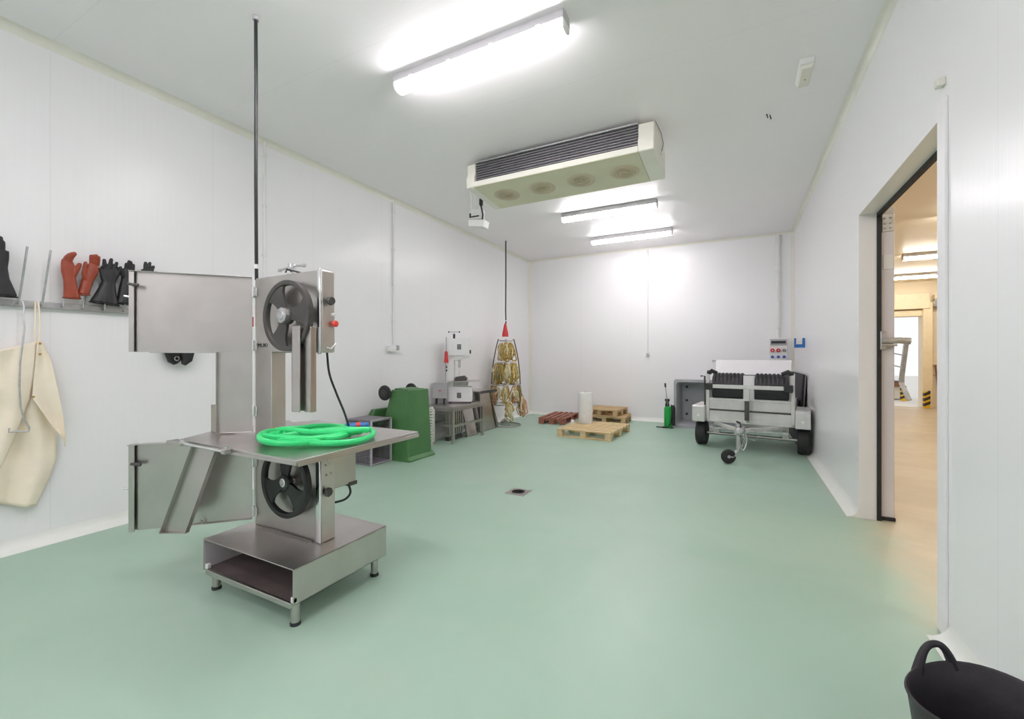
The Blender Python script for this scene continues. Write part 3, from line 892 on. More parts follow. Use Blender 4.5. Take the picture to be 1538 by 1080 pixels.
# green hose coiled on the table
hz = TZ + .012
hs = thing('garden_hose', 'bright green hose coiled on the bandsaw table', 'hose', (-2.3, 1.85, hz))
hc = Vector((-2.222, 1.718, 0))
ea, eb = Vector((.30, .25, 0)).normalized(), Vector((-.64, .77, 0)).normalized()
pts = []
NT, NP = 5, 40
for i in range(NT * NP + 12):
    t = i / NP
    a = 2 * PI * t + 2.2
    k = int(t)
    ra = .285 - .016 * k + .02 * math.sin(1.7 * t + .5)
    rb = (.20, .135, .18, .075, .15, .11, .08)[k] + .03 * math.sin(2 * PI * t * .53)
    c_ = hc + ea * (.035 * math.sin(2.3 * t)) + eb * (.03 * math.cos(1.9 * t))
    z = hz + .0195 + .0045 * t + .011 * (1 + math.sin(2 * PI * t * 1.37 + k))
    p = c_ + ea * (ra * math.cos(a)) + eb * (rb * math.sin(a) + .05 * math.sin(2 * a + k * 1.3))
    pts.append((p.x, p.y, z))
MB().tube(pts, .0165, 10).build('hose', 'hose', hs)
# a strand crossing the coil from lower right to the left, with a brass end
cr = spl([hc + ea * .32 + eb * -.06, hc + ea * .20 + eb * -.10, hc + ea * .02 + eb * -.05, hc + ea * -.13 + eb * .01, hc + ea * -.20 + eb * .035])
MB().tube([(p.x, p.y, hz + .062 + .006 * math.sin(i * .4)) for i, p in enumerate(cr)], .0185, 10).build('hose_end', 'hose', hs)
e0 = cr[-1]
MB().cyl((e0.x, e0.y, hz + .064), (e0.x - .03, e0.y - .015, hz + .066), .012, n=10).build('brass_end', 'brass', hs)
k0 = hc + ea * .235 + eb * .09
kk = MB().cyl((k0.x - .05, k0.y - .04, hz + .062), (k0.x + .0, k0.y + .0, hz + .066), .021, n=14).build('connector', 'blue', hs)
MB().cyl((k0.x, k0.y, hz + .066), (k0.x + .02, k0.y + .015, hz + .068), .023, n=14).build('collar', 'red', kk)
MB().cyl((k0.x + .02, k0.y + .015, hz + .068), (k0.x + .06, k0.y + .04, hz + .072), .019, .015, n=14).build('connector', 'blue', hs)

# ================================================================== LEFT WALL: rack, pegs, gloves, apron
rk = thing('wall_rack', 'long galvanised rack strip on left wall that holds the gloves', 'rack', (XL, 1.4, 1.79))
MB().box(XL, .30, 1.768, XL + .022, 2.35, 1.812).box(XL + .018, .30, 1.762, XL + .034, 2.35, 1.766).build('strip', 'galv', rk, bevel=.002)


def peg(y, lean=.1, h=.40, z0=1.785):
    MB().tube([(XL + .02, y, z0), (XL + .05, y, z0), (XL + .05 + lean * .15, y + .002, z0 + .05), (XL + .05 + lean, y + .018, z0 + h)], .0065, 8).build('peg', 'galv', rk)


peg(1.123); peg(1.241)
for yy in (.98, 1.355, 1.47, 1.60, 1.73, 1.89):
    peg(yy, .02, .16)


def wp(zx, zy, off=.0):
    """left-wall point from the enlarged photo crop used for tracing (x from 0, y from 340, 5.4x)"""
    p = P(zx / 5.4, 340 + zy / 5.4, x=XL + .085)
    return Vector((XL + .085 + off, p.y, p.z))


def glove(label, col, body, fingers, cuff, group='rubber gloves on the wall rack'):
    """body = [(zx, zy, half width m, half thickness m)], fingers = [[(zx, zy, r m, off m) ...]]"""
    mb = MB()
    mb.etube([(wp(a, b), w, t) for a, b, w, t in body], (1, 0, 0), 18)
    for f in fingers:
        mb.tube([wp(a, b, o) for a, b, r, o in f], [r for a, b, r, o in f], 10)
        a, b, r, o = f[-1]
        q = wp(a, b, o)
        mb.lathe([(0, -r), (r * .7, -r * .7), (r, 0), (r * .7, r * .7), (0, r)], q, (0, 0, 1), 10)
    og = wp(body[0][0], body[0][1])
    o = mb.build('rubber_glove', col, origin=og, smooth=0)
    m = o.modifiers.new('skin', 'REMESH'); m.mode = 'VOXEL'; m.voxel_size = .0042; m.use_smooth_shade = True
    s = o.modifiers.new('soft', 'SMOOTH'); s.iterations = 5; s.factor = .5
    tag(o, label, 'glove', group)
    # rolled cuff hem and pale liner inside the open end
    a0, a1, zc, w, t = cuff
    ce = wp(a0, zc)
    rim = [(ce.x + t * math.sin(2 * PI * k / 20), ce.y + w * math.cos(2 * PI * k / 20), ce.z + (a1 * math.cos(2 * PI * k / 20))) for k in range(20)]
    MB().tube(rim, .0045, 6, closed=True).build('cuff_hem', col, o)
    return o


glove('orange-brown rubber glove on rack with thumb turned right, left one of the pair', 'orange',
      [(583, 580, .050, .034), (576, 520, .043, .032), (566, 440, .037, .028), (556, 360, .043, .026), (546, 300, .037, .024), (540, 265, .028, .020)],
      [[(525, 300, .014, 0), (530, 262, .015, .012), (548, 235, .014, .022), (580, 222, .012, .03)],
       [(545, 290, .014, .01), (550, 250, .014, .025), (568, 228, .013, .038), (588, 222, .011, .044)],
       [(560, 292, .014, .012), (566, 258, .014, .035), (580, 238, .012, .048), (590, 232, .010, .05)],
       [(520, 310, .012, -.01), (522, 275, .013, -.008), (536, 245, .012, 0), (566, 228, .011, .01)],
       [(590, 400, .020, .005), (612, 360, .018, .012), (630, 325, .016, .016), (638, 310, .014, .016)]],
      (583, 0, 582, .051, .034))
glove('orange-brown rubber glove on rack with straight fingers, right one of the pair', 'orange',
      [(676, 555, .034, .034), (690, 500, .034, .032), (712, 430, .036, .028), (740, 370, .043, .025), (762, 320, .038, .022)],
      [[(742, 320, .014, 0), (736, 280, .013, .006), (732, 240, .011, .012)],
       [(758, 310, .014, .004), (752, 270, .013, .012), (748, 240, .011, .02)],
       [(775, 310, .014, .004), (774, 270, .013, .014), (771, 238, .012, .022)],
       [(788, 320, .014, 0), (796, 280, .013, .006), (796, 250, .011, .012)],
       [(690, 440, .017, .01), (672, 385, .016, .02), (676, 330, .014, .028), (681, 298, .012, .03)]],
      (676, .004, 557, .037, .034))
MB_l = None
glove('black gauntlet glove on rack with widely flared cuff and spread fingers', 'glove',
      [(850, 625, .094, .045), (858, 580, .078, .042), (868, 520, .058, .036), (880, 455, .044, .030), (885, 400, .060, .027), (885, 350, .064, .022)],
      [[(838, 370, .017, 0), (832, 345, .015, .0), (826, 330, .012, .012)],
       [(848, 350, .016, 0), (846, 310, .015, .004), (843, 275, .013, .006)],
       [(888, 345, .016, 0), (894, 305, .015, .004), (899, 270, .013, .008)],
       [(925, 360, .016, 0), (934, 325, .014, .005), (942, 298, .012, .01)],
       [(925, 420, .018, .0), (952, 385, .016, .01), (966, 352, .014, .018), (969, 335, .012, .02)]],
      (850, -.008, 628, .095, .046))
glove('black gauntlet glove on rack half hidden by the open upper saw door', 'glove',
      [(1012, 628, .062, .042), (1014, 580, .052, .038), (1020, 510, .046, .034), (1030, 450, .042, .028), (1040, 395, .046, .025), (1045, 350, .044, .022)],
      [[(1022, 360, .014, 0), (1020, 325, .013, .006), (1019, 305, .011, .01)],
       [(1040, 350, .014, 0), (1041, 310, .014, .006), (1043, 285, .012, .01)],
       [(1060, 350, .014, 0), (1060, 315, .013, .004), (1058, 292, .012, .008)],
       [(1075, 365, .013, 0), (1082, 330, .012, 0), (1084, 312, .010, 0)],
       [(1020, 440, .017, .0), (990, 395, .016, .01), (974, 360, .014, .018), (969, 345, .012, .02)]],
      (1012, -.003, 631, .063, .042))
glove('black rubber glove behind upper saw door with only fingertips showing', 'glove',
      [(1195, 640, .070, .042), (1197, 560, .05, .034), (1200, 470, .042, .028), (1203, 400, .052, .025), (1206, 360, .052, .022)],
      [[(1178, 360, .015, 0), (1176, 320, .014, .004), (1178, 297, .013, .006)],
       [(1203, 355, .015, 0), (1208, 320, .014, .004), (1213, 298, .012, .006)],
       [(1228, 362, .015, 0), (1236, 340, .014, .002), (1243, 327, .012, .004)],
       [(1165, 372, .013, 0), (1158, 362, .012, 0), (1154, 355, .010, 0)],
       [(1240, 430, .016, .0), (1256, 395, .014, .006), (1262, 375, .012, .01)]],
      (1195, 0, 642, .071, .042))
glove('black rubber glove at the left picture edge beside the bare pegs', 'glove',
      [(5, 560, .080, .045), (2, 500, .066, .040), (-8, 420, .050, .034), (-12, 330, .044, .030), (-14, 250, .052, .027), (-14, 190, .052, .024)],
      [[(-45, 200, .015, 0), (-52, 150, .014, .004), (-56, 110, .012, .006)],
       [(-24, 190, .016, 0), (-27, 130, .015, .004), (-28, 85, .012, .006)],
       [(0, 190, .016, 0), (2, 130, .015, .004), (3, 92, .012, .006)],
       [(18, 205, .015, 0), (21, 160, .014, .004), (22, 128, .012, .006)],
       [(-40, 300, .018, 0), (-72, 260, .016, .01), (-84, 220, .013, .012)]],
      (5, -.002, 563, .081, .045))

# black bag hanging under the rack, its foot showing below the upper saw door
tb = thing('tool_bag', 'black bag on left wall, its foot showing below upper saw door', 'bag', (XL, 2.13, 1.33))
MB().etube([((XL + .06, 2.10, 1.335), .02, .02), ((XL + .06, 2.09, 1.36), .05, .04), ((XL + .06, 2.08, 1.46), .075, .05), ((XL + .05, 2.08, 1.62), .07, .045), ((XL + .04, 2.10, 1.70), .03, .03)], (1, 0, 0), 16).build('pouch', 'glove', tb)
MB().etube([((XL + .08, 2.155, 1.328), .018, .02), ((XL + .08, 2.18, 1.37), .045, .035), ((XL + .07, 2.19, 1.47), .07, .04), ((XL + .06, 2.15, 1.60), .05, .035)], (1, 0, 0), 16).build('pouch', 'rubber', tb)
MB().tube([(XL + .115, 2.085 + .018 * math.cos(a * PI / 6), 1.385 + .018 * math.sin(a * PI / 6)) for a in range(12)], .004, 6, closed=True).build('metal_ring', 'chrome', tb)
MB().tube([(XL + .045, 2.10, 1.69), (XL + .04, 2.11, 1.79), (XL + .055, 2.12, 1.80), (XL + .05, 2.13, 1.60)], .006, 6).build('strap', 'black', tb)

# wire hook
def wu(u_, v_, x):
    p = P(u_, v_, x=x)
    return (x, p.y, p.z)
hkx = XL + .14
hk = MB().tube([wu(18, 461, XL + .065), wu(20, 453, XL + .08), wu(27, 449, XL + .09), wu(34, 453, XL + .10), wu(36, 462, XL + .11), wu(34, 475, XL + .12), wu(37, 492, XL + .13), wu(34, 515, hkx), wu(30, 545, hkx), wu(29, 580, hkx), wu(31, 612, hkx), wu(36, 630, hkx), wu(44, 643, hkx), wu(43, 648, hkx), wu(28, 648, hkx), wu(13, 649, hkx), wu(14, 643, hkx)], .0055, 8)
tag(hk.build('wire_hook', 'galv', origin=(XL + .05, 1.12, 1.77)), 'long bent wire hook hanging from rack in front of the apron', 'hook')

# apron
ap = thing('apron', 'cream rubber apron hanging by its strap on the left wall', 'apron', (XL, 1.15, 1.75))
def interp(tab, v_):
    for (a, ua), (b_, ub) in zip(tab, tab[1:]):
        if v_ <= b_:
            t = max(0, (v_ - a) / (b_ - a))
            return ua + (ub - ua) * t
    return tab[-1][1]
def sheet(name, left, right, v0, v1, xo, nf, amp, topslope=0, hem=0, ph=0.0):
    rows = []
    for i in range(41):
        row = []
        for j in range(33):
            t = j / 32
            vv = v0 + (v1 - v0) * i / 40
            ul, ur = interp(left, vv), interp(right, vv)
            uu = ul + (ur - ul) * t
            v2 = vv + topslope * (1 - t) * (1 - i / 40) + hem * math.sin(t * 9 + ph) * (i / 40)
            grow = .35 + .65 * i / 40
            x = XL + xo + amp * grow * math.sin(nf * t * 2 * PI + ph + .8 * math.sin(i / 13)) + .006 * math.sin(i * .31 + t * 5)
            p = P(uu, v2, x=XL + .07)
            row.append((x, p.y, p.z))
        rows.append(row)
    o = MB().grid(rows).build(name, 'cream', ap, smooth=80)
    s = o.modifiers.new('thick', 'SOLIDIFY'); s.thickness = .0025; s.offset = 0
    return o
sheet('skirt', [(515, -60), (600, -78), (760, -82)], [(515, 60), (560, 72), (600, 82), (650, 89), (690, 88), (720, 77), (745, 65), (764, 56)], 515, 760, .05, 2.6, .030, 26, 2.0)
sheet('right_flap', [(513, 54), (560, 49), (598, 46), (604, 50), (618, 60), (640, 76), (655, 90), (668, 96)], [(513, 62), (540, 75), (590, 87), (640, 95), (660, 97.5), (672, 97.3)], 513, 670, .085, .8, .022, 0, 0, 1.0)
sheet('left_flap', [(513, -55), (600, -75), (700, -80)], [(513, 54), (560, 48), (598, 45), (615, 38), (640, 27), (680, 10), (705, -2)], 513, 702, .09, 2.1, .022, 24, 0, 2.0)
st = MB()
for du in (0, 7):
    st.tube([wu(53 + du * .6, 453, XL + .062), wu(53 + du, 480, XL + .075), wu(52 + du, 505, XL + .08), wu(54 + du * .4, 520, XL + .085)], .006, 6)
st.build('neck_strap', 'cream', ap)
for uu, vv in ((60, 516), (50, 596), (60, 532)):
    MB().lathe([(.008, 0), (.008, .006), (0, .007)], wu(uu, vv, XL + .098), (1, 0, 0), 10).build('eyelet', 'brass', ap)

# ================================================================== BLACK RUBBER TUB (front right)
tc0 = Vector((.692, 1.82, 0))
tubm = thing('rubber_tub', 'black flexible rubber tub on floor at the right wall', 'tub', (.692, 1.82, 0))
N = 48
def tub_pt(k, r, z, fl=0.0):
    a = 2 * PI * k / N
    # the rim dips between the handles
    dip = -.035 * (math.sin(a - math.radians(75)) ** 2) * (z / .36) ** 2
    return (tc0.x + r * math.cos(a) * 1.0, tc0.y + r * math.sin(a) * 1.0, z + dip)
prof = [(.0, .012), (.155, .012), (.165, .02), (.19, .15), (.206, .355), (.213, .362), (.218, .356), (.212, .345), (.190, .15), (.170, .0), (0, 0)]
vs, fs = [], []
for r, z in prof:
    for k in range(N):
        vs.append(tub_pt(k, r, z))
for i in range(len(prof) - 1):
    for k in range(N):
        l = (k + 1) % N
        fs.append((i * N + k, i * N + l, (i + 1) * N + l, (i + 1) * N + k))
MB().add(vs, fs).build('body', 'tub', tubm, smooth=60)
for a in (math.radians(116), math.radians(296)):
    pts = []
    for i in range(17):
        t = i / 16 * 2 - 1
        aa = a + t * .30
        k = aa / (2 * PI) * N
        q = tub_pt(k, .208, .352)
        pts.append((q[0] + .012 * math.cos(a), q[1] + .012 * math.sin(a), q[2] + .085 * (1 - abs(t) ** 2.6) - .02))
    rr = [.017 - .006 * (1 - abs(i / 8 - 1) ** 3) for i in range(17)]
    MB().tube(pts, rr, 10).build('handle', 'tub', tubm)

# ================================================================== FLOOR DRAIN
fd = thing('floor_drain', 'small square steel floor drain in the middle of the green floor', 'drain', (-2.03, 4.02, 0))
fdm = MB().box(-2.135, 3.915, 0, -1.925, 4.125, .003)
fdm.build('frame', 'steeld', fd)
g = MB().ring((-2.03, 4.02, .004), (0, 0, 1), .068, .08, .004, 28)
g.lathe([(0, .002), (.068, .002)], (-2.03, 4.02, .0012), (0, 0, 1), 24)
g.build('grate', 'steel', fd)
hol = MB()
for rr, n in ((.02, 5), (.042, 10), (.06, 14)):
    for k in range(n):
        a = 2 * PI * k / n
        hol.lathe([(.006, 0), (.006, .0015), (0, .0015)], (-2.03 + rr * math.cos(a), 4.02 + rr * math.sin(a), .0038), (0, 0, 1), 8)
hol.build('holes', 'ink', fd)

# ================================================================== CRATE
cr0 = thing('plastic_crate', 'grey slatted plastic crate stood on end beside the green bin', 'crate', (-4.37, 4.31, 0))
x0, x1, y0, y1, z1 = -4.585, -4.155, 4.08, 4.44, .585
def lattice(mb, f, a0, a1, b0, b1, na, nb, w):
    """bars over the rectangle a,b ; f(a,b,thickness side) -> maps a box"""
    for i in range(na + 1):
        a = a0 + (a1 - a0) * i / na
        f(mb, a - w / 2, a + w / 2, b0, b1)
    for j in range(nb + 1):
        b = b0 + (b1 - b0) * j / nb
        f(mb, a0, a1, b - w / 2, b + w / 2)
c = MB()
lattice(c, lambda m, a0, a1, b0, b1: m.box(a0, y0, b0, a1, y0 + .012, b1), x0 + .01, x1 - .01, .02, z1 - .02, 4, 22, .011)
c.build('side_slats', 'crate', cr0)
c = MB()
lattice(c, lambda m, a0, a1, b0, b1: m.box(a0, y1 - .012, b0, a1, y1, b1), x0 + .01, x1 - .01, .02, z1 - .02, 4, 22, .011)
c.build('side_slats', 'crate', cr0)
MB().box(x0, y0 + .02, .02, x0 + .010, y1 - .02, z1 - .02).build('bottom_panel', 'crate', cr0)
c = MB()
for j in range(9):
    zz = .06 + j * .055
    c.box(x0 + .012, y0 + .05, zz, x0 + .02, y1 - .05, zz + .012)
c.build('bottom_ribs', 'crate', cr0)
MB().box(x0, y0, z1 - .014, x1, y1, z1).build('end_panel', 'crate', cr0, bevel=.004)
MB().box(x0, y0, 0, x1, y1, .014).build('end_panel', 'crate', cr0, bevel=.004)
c = MB()
c.box(x1 - .025, y0 - .006, 0, x1, y0 + .014, z1).box(x1 - .025, y1 - .014, 0, x1, y1 + .006, z1).box(x1 - .025, y0, z1 - .02, x1, y1, z1 + .004).box(x1 - .025, y0, 0, x1, y1, .02)
c.build('rim', 'grey', cr0, bevel=.003)

# ================================================================== GREEN WHEELED BIN, upside down
bn = thing('wheeled_bin', 'green wheeled bin standing upside down against left wall', 'bin', (-4.2, 4.75, 0))
bx_ = dict(b=(-4.50, -3.905, 4.49, 4.99), t=(-4.25, -3.955, 4.515, 4.985))
def rr_poly(x0, x1, y0, y1, r, n=4):
    out = []
    for cx, cy, a0 in ((x1 - r, y1 - r, 0), (x0 + r, y1 - r, 90), (x0 + r, y0 + r, 180), (x1 - r, y0 + r, 270)):
        for i in range(n + 1):
            a = math.radians(a0 + 90 * i / n)
            out.append((cx + r * math.cos(a), cy + r * math.sin(a)))
    return out
def loft(mb, levels, capb=True, capt=True):
    n = len(levels[0][0])
    vs = [(p[0], p[1], z) for poly, z in levels for p in poly]
    fs = [(i * n + k, i * n + (k + 1) % n, (i + 1) * n + (k + 1) % n, (i + 1) * n + k) for i in range(len(levels) - 1) for k in range(n)]
    if capb: fs.append(tuple(reversed(range(n))))
    if capt: fs.append(tuple((len(levels) - 1) * n + k for k in range(n)))
    return mb.add(vs, fs)
B_, T_ = bx_['b'], bx_['t']
loft(MB(), [(rr_poly(*B_, .03), .05), (rr_poly(*[B_[i] * .75 + T_[i] * .25 for i in range(4)], .03), .28), (rr_poly(T_[0] - .06, T_[1] + .012, T_[2] - .01, T_[3] + .005, .03), .70), (rr_poly(*T_, .03), .935), (rr_poly(T_[0] + .01, T_[1] - .012, T_[2] + .012, T_[3] - .012, .02), .945)]).build('body', 'bin', bn, smooth=40)
loft(MB(), [(rr_poly(-4.56, -3.86, 4.455, 5.02, .03), 0), (rr_poly(-4.56, -3.86, 4.455, 5.02, .03), .022), (rr_poly(-4.55, -3.885, 4.475, 5.005, .03), .05), (rr_poly(-4.52, -3.895, 4.485, 4.995, .03), .06)]).build('rim', 'bin', bn, smooth=40)
# raised stepped foot panel on the upturned bottom
MB().prism([(-4.235, .945), (-3.975, .945), (-3.99, .955), (-4.08, .955), (-4.10, .965), (-4.22, .965)], lambda q, y: (q[0], y, q[1]), 4.57, 4.91).build('foot_panel', 'bin', bn, bevel=.006)
for yw, s in ((4.475, -1), (5.015, 1)):
    w = MB().lathe([(.02, -.024), (.08, -.024), (.098, -.02), (.105, -.006), (.105, .006), (.098, .02), (.08, .024), (.02, .024)], (-4.315, yw, .905), (0, 1, 0), 28).build('wheel', 'rubber', bn)
    MB().ring((-4.315, yw - .024, .905), (0, 1, 0), .030, .045, .006, 20).cyl((-4.315, yw - .03, .905), (-4.315, yw + .03, .905), .016, n=12).build('hub', 'wheel', w)
MB().cyl((-4.315, 4.49, .905), (-4.315, 5.0, .905), .011, n=10).build('axle', 'steeld', bn)
# lid hanging open at the wall side
loft(MB(Matrix.Rotation(0, 4, 'Y')), [(rr_poly(-4.63, -4.565, 4.46, 5.01, .015), .03), (rr_poly(-4.63, -4.55, 4.46, 5.01, .02), .50), (rr_poly(-4.62, -4.52, 4.47, 5.0, .02), .60), (rr_poly(-4.60, -4.53, 4.50, 4.97, .02), .66)]).build('lid', 'bin', bn, smooth=40)

# white slotted panel between the bin and the steel table
wpn = thing('slotted_panel', 'white slotted plastic panel standing between green bin and steel table', 'panel', (-4.3, 5.4, 0))
sl = MB()
px, pz1 = -4.33, .60
sl.box(px - .03, 5.10, 0, px, 5.125, pz1).box(px - .03, 5.565, 0, px, 5.60, pz1).box(px - .03, 5.10, 0, px, 5.60, .03).box(px - .03, 5.10, pz1 - .03, px, 5.60, pz1)
for k in range(12):
    zz = .03 + (pz1 - .06) * (k + .5) / 12
    sl.box(px - .02, 5.12, zz - .010, px - .004, 5.57, zz + .010)
for yy in (5.22, 5.34, 5.46, 5.53):
    sl.box(px - .024, yy, .02, px - .002, yy + .02, pz1 - .02)
sl.build('grid', 'slat', wpn, bevel=.002)
MB().box(px - .034, 5.12, .02, px - .028, 5.58, pz1 - .02).build('backing', 'grey', wpn)

# ================================================================== STEEL TABLE WITH SMALL BANDSAW
tb = thing('steel_table', 'low steel work table under the small white bandsaw', 'table', (-4.34, 6.2, 0))
tx0, tx1, ty0, ty1, tz = -4.62, -4.05, 5.70, 6.72, .60
MB().box(tx0, ty0, tz - .03, tx1, ty1, tz).build('top', 'steelh', tb, bevel=.003)
MB().box(tx1 - .012, ty0 + .02, tz - .08, tx1 - .004, ty1 - .02, tz - .03).box(tx0 + .02, ty0 + .004, tz - .08, tx1 - .02, ty0 + .012, tz - .03).build('apron_rail', 'steeld', tb)
for lx in (tx0 + .03, tx1 - .03):
    for ly in (ty0 + .05, ty1 - .07):
        MB().box(lx - .02, ly - .02, 0, lx + .02, ly + .02, tz - .03).build('leg', 'steel', tb, bevel=.002)
MB().box(tx1 - .045, ty0 + .05, .26, tx1 - .02, ty1 - .07, .30).build('crossbar', 'steel', tb)
MB().box(tx0 + .02, ty0 + .05, .275, tx0 + .04, ty1 - .07, .30).box(tx0 + .03, ty0 + .04, .265, tx1 - .02, ty0 + .065, .295).build('crossbar', 'steel', tb)
rad = thing('ribbed_grate', 'dark ribbed metal grate stored under the steel table', 'grate', (-4.32, 6.2, 0))
rm = MB()
for k in range(7):
    yy = 5.90 + k * .062
    rm.box(-4.30, yy, .10, -4.26, yy + .034, .53)
rm.box(-4.325, 5.88, .07, -4.30, 6.32, .54)
rm.build('bars', 'steeld', rad, bevel=.004)
MB().box(-4.34, 5.9, 0, -4.27, 6.30, .07).build('foot', 'wheel', rad)
ps = thing('leaning_sheet', 'plain grey steel sheet leaning under the right end of steel table', 'panel', (-4.3, 6.5, 0))
MB().hexa([(-4.22, 6.36, 0), (-4.20, 6.36, 0), (-4.20, 6.66, 0), (-4.22, 6.66, 0)], [(-4.33, 6.36, .50), (-4.31, 6.36, .50), (-4.31, 6.66, .50), (-4.33, 6.66, .50)]).build('sheet', 'steel', ps)
MB().box(-4.24, 6.34, 0, -4.19, 6.68, .025).build('foot_rail', 'steeld', ps)

ssaw = thing('bandsaw', 'small white tabletop bandsaw standing on the steel table', 'bandsaw', (-4.3, 6.4, tz))
MB().box(-4.55, 6.25, tz + .02, -4.07, 6.58, .885).build('lower_housing', 'white', ssaw, bevel=.012)
MB().box(-4.545, 6.238, tz + .03, -4.075, 6.25, .875).build('lower_door', 'lid', ssaw, bevel=.004)
MB().box(-4.575, 6.27, tz + .03, -4.43, 6.55, 1.42).build('column', 'white', ssaw, bevel=.012)
MB().prism([(-4.56, 1.42), (-4.56, 1.70), (-4.545, 1.715), (-4.13, 1.725), (-4.115, 1.71), (-4.115, 1.40), (-4.40, 1.33)], lambda q, y: (q[0], y, q[1]), 6.27, 6.55).build('upper_housing', 'white', ssaw, bevel=.008)
MB().prism([(-4.545, 1.43), (-4.545, 1.70), (-4.13, 1.712), (-4.13, 1.425)], lambda q, y: (q[0], y, q[1]), 6.256, 6.27).build('upper_door', 'lid', ssaw, bevel=.004)
MB().box(-4.50, 6.254, 1.413, -4.2, 6.262, 1.42).build('seam', 'grey', ssaw)
for zc in (1.572, .735):
    lg = MB().box(-4.36, 6.232 if zc < 1 else 6.250, zc - .045, -4.28, 6.238 if zc < 1 else 6.256, zc + .045).build('logo_plate', 'plate', ssaw)
    yy = 6.231 if zc < 1 else 6.249
    MB().box(-4.35, yy - .001, zc - .006, -4.29, yy + .001, zc - .001).box(-4.345, yy - .001, zc + .010, -4.335, yy + .001, zc + .032).box(-4.325, yy - .001, zc + .010, -4.315, yy + .001, zc + .032).box(-4.305, yy - .001, zc + .010, -4.295, yy + .001, zc + .032).box(-4.345, yy - .001, zc - .030, -4.30, yy + .001, zc - .022).build('logo_strokes', 'grey', lg)
MB().box(-4.56, 6.05, .975, -3.93, 6.62, .988).build('table_top', 'steelh', ssaw, bevel=.002)
MB().prism([(-4.42, .99), (-4.18, .99), (-4.16, 1.03), (-4.22, 1.075), (-4.40, 1.05)], lambda q, y: (q[0], y, q[1]), 6.26, 6.42).build('meat_pusher', 'wheel', ssaw, bevel=.006)
MB().box(-4.42, 6.30, .90, -4.16, 6.52, .975).build('table_support', 'steeld', ssaw)
MB().box(-4.355, 6.33, 1.22, -4.30, 6.37, 1.37).build('blade_guide', 'steeld', ssaw, bevel=.004)
MB().box(-4.335, 6.345, .985, -4.325, 6.347, 1.25).build('saw_blade', 'chrome', ssaw)
MB().cyl((-4.44, 6.40, 1.71), (-4.44, 6.40, 1.80), .022, n=12).build('tension_screw', 'black', ssaw)
tk = MB().cyl((-4.54, 6.40, 1.835), (-4.34, 6.40, 1.835), .007, n=8).cyl((-4.44, 6.40, 1.80), (-4.44, 6.40, 1.84), .009, n=8).build('crank_bar', 'chrome', ssaw)
for xx in (-4.55, -4.33):
    MB().lathe([(0, -.014), (.012, -.010), (.015, 0), (.012, .010), (0, .014)], (xx, 6.40, 1.835), (1, 0, 0), 12).build('crank_knob', 'black', tk)
MB().box(-4.112, 6.30, 1.455, -4.085, 6.36, 1.52).build('door_latch', 'black', ssaw, bevel=.004)
MB().cyl((-4.58, 6.24, 1.45), (-4.58, 6.24, 1.74), .009, n=8).build('hinge_rod', 'grey', ssaw)
MB().lathe([(.012, .10), (.03, .08), (.04, -.04), (.05, -.10), (0, -.10)], (-4.58, 6.225, 1.40), (0, 0, 1), 16).build('red_plug', 'red', ssaw)
sw = MB().box(-4.60, 6.235, .98, -4.555, 6.262, 1.26).build('switch_plate', 'white', ssaw, bevel=.003)
for zz in (1.225, 1.165):
    MB().lathe([(.02, 0), (.02, .016), (0, .018)], (-4.578, 6.235, zz), (0, -1, 0), 14).build('switch_button', 'black', sw)
MB().tube([(-4.59, 6.225, 1.30), (-4.592, 6.22, .95), (-4.585, 6.22, .66), (-4.56, 6.23, .61)], .010, 8).build('supply_lead', 'grey', ssaw)
for fx in (-4.52, -4.10):
    for fy in (6.29, 6.54):
        MB().cyl((fx, fy, tz), (fx, fy, tz + .022), .018, n=10).build('foot', 'rubber', ssaw)

ssaw.scale = (.85, .70, 1.0); ssaw.rotation_euler.z = math.radians(27); ssaw.location = (-4.325, 6.33, tz)

gb = thing('motor_case', 'grey metal case on two black feet at left end of steel table', 'case', (-4.47, 5.9, tz))
MB().box(-4.615, 5.86, .70, -4.36, 6.06, .955).build('case', 'grey', gb, bevel=.008)
MB().box(-4.51, 5.852, .825, -4.46, 5.86, .84).build('badge', 'red', gb)
for xx in (-4.555, -4.42):
    for yy in (5.89, 6.03):
        MB().box(xx - .012, yy - .012, tz, xx + .012, yy + .012, .70).build('foot', 'black', gb)

gb.scale = (.95, .6, 1); gb.rotation_euler.z = math.radians(27); gb.location = (-4.455, 5.93, tz)

bh = thing('steel_bench', 'grey steel bench with slanted side panel beyond the small bandsaw', 'bench', (-4.35, 7.1, 0))
MB().box(-4.62, 6.82, .745, -4.22, 7.42, .765).build('top', 'steelh', bh, bevel=.002)
MB().box(-4.225, 6.82, .72, -4.215, 7.42, .768).build('front_rim', 'wheel', bh)
MB().hexa([(-4.27, 6.85, 0), (-4.25, 6.85, 0), (-4.25, 7.46, 0), (-4.27, 7.46, 0)], [(-4.27, 6.85, .745), (-4.25, 6.85, .745), (-4.25, 7.20, .745), (-4.27, 7.20, .745)]).build('front_panel', 'steel', bh)
MB().hexa([(-4.60, 7.43, 0), (-4.25, 7.43, 0), (-4.25, 7.56, 0), (-4.60, 7.46, 0)], [(-4.60, 7.17, .745), (-4.25, 7.17, .745), (-4.25, 7.20, .745), (-4.60, 7.20, .745)]).build('side_panel', 'steel', bh)
MB().box(-4.29, 6.85, 0, -4.235, 7.48, .03).build('foot_rail', 'steeld', bh)

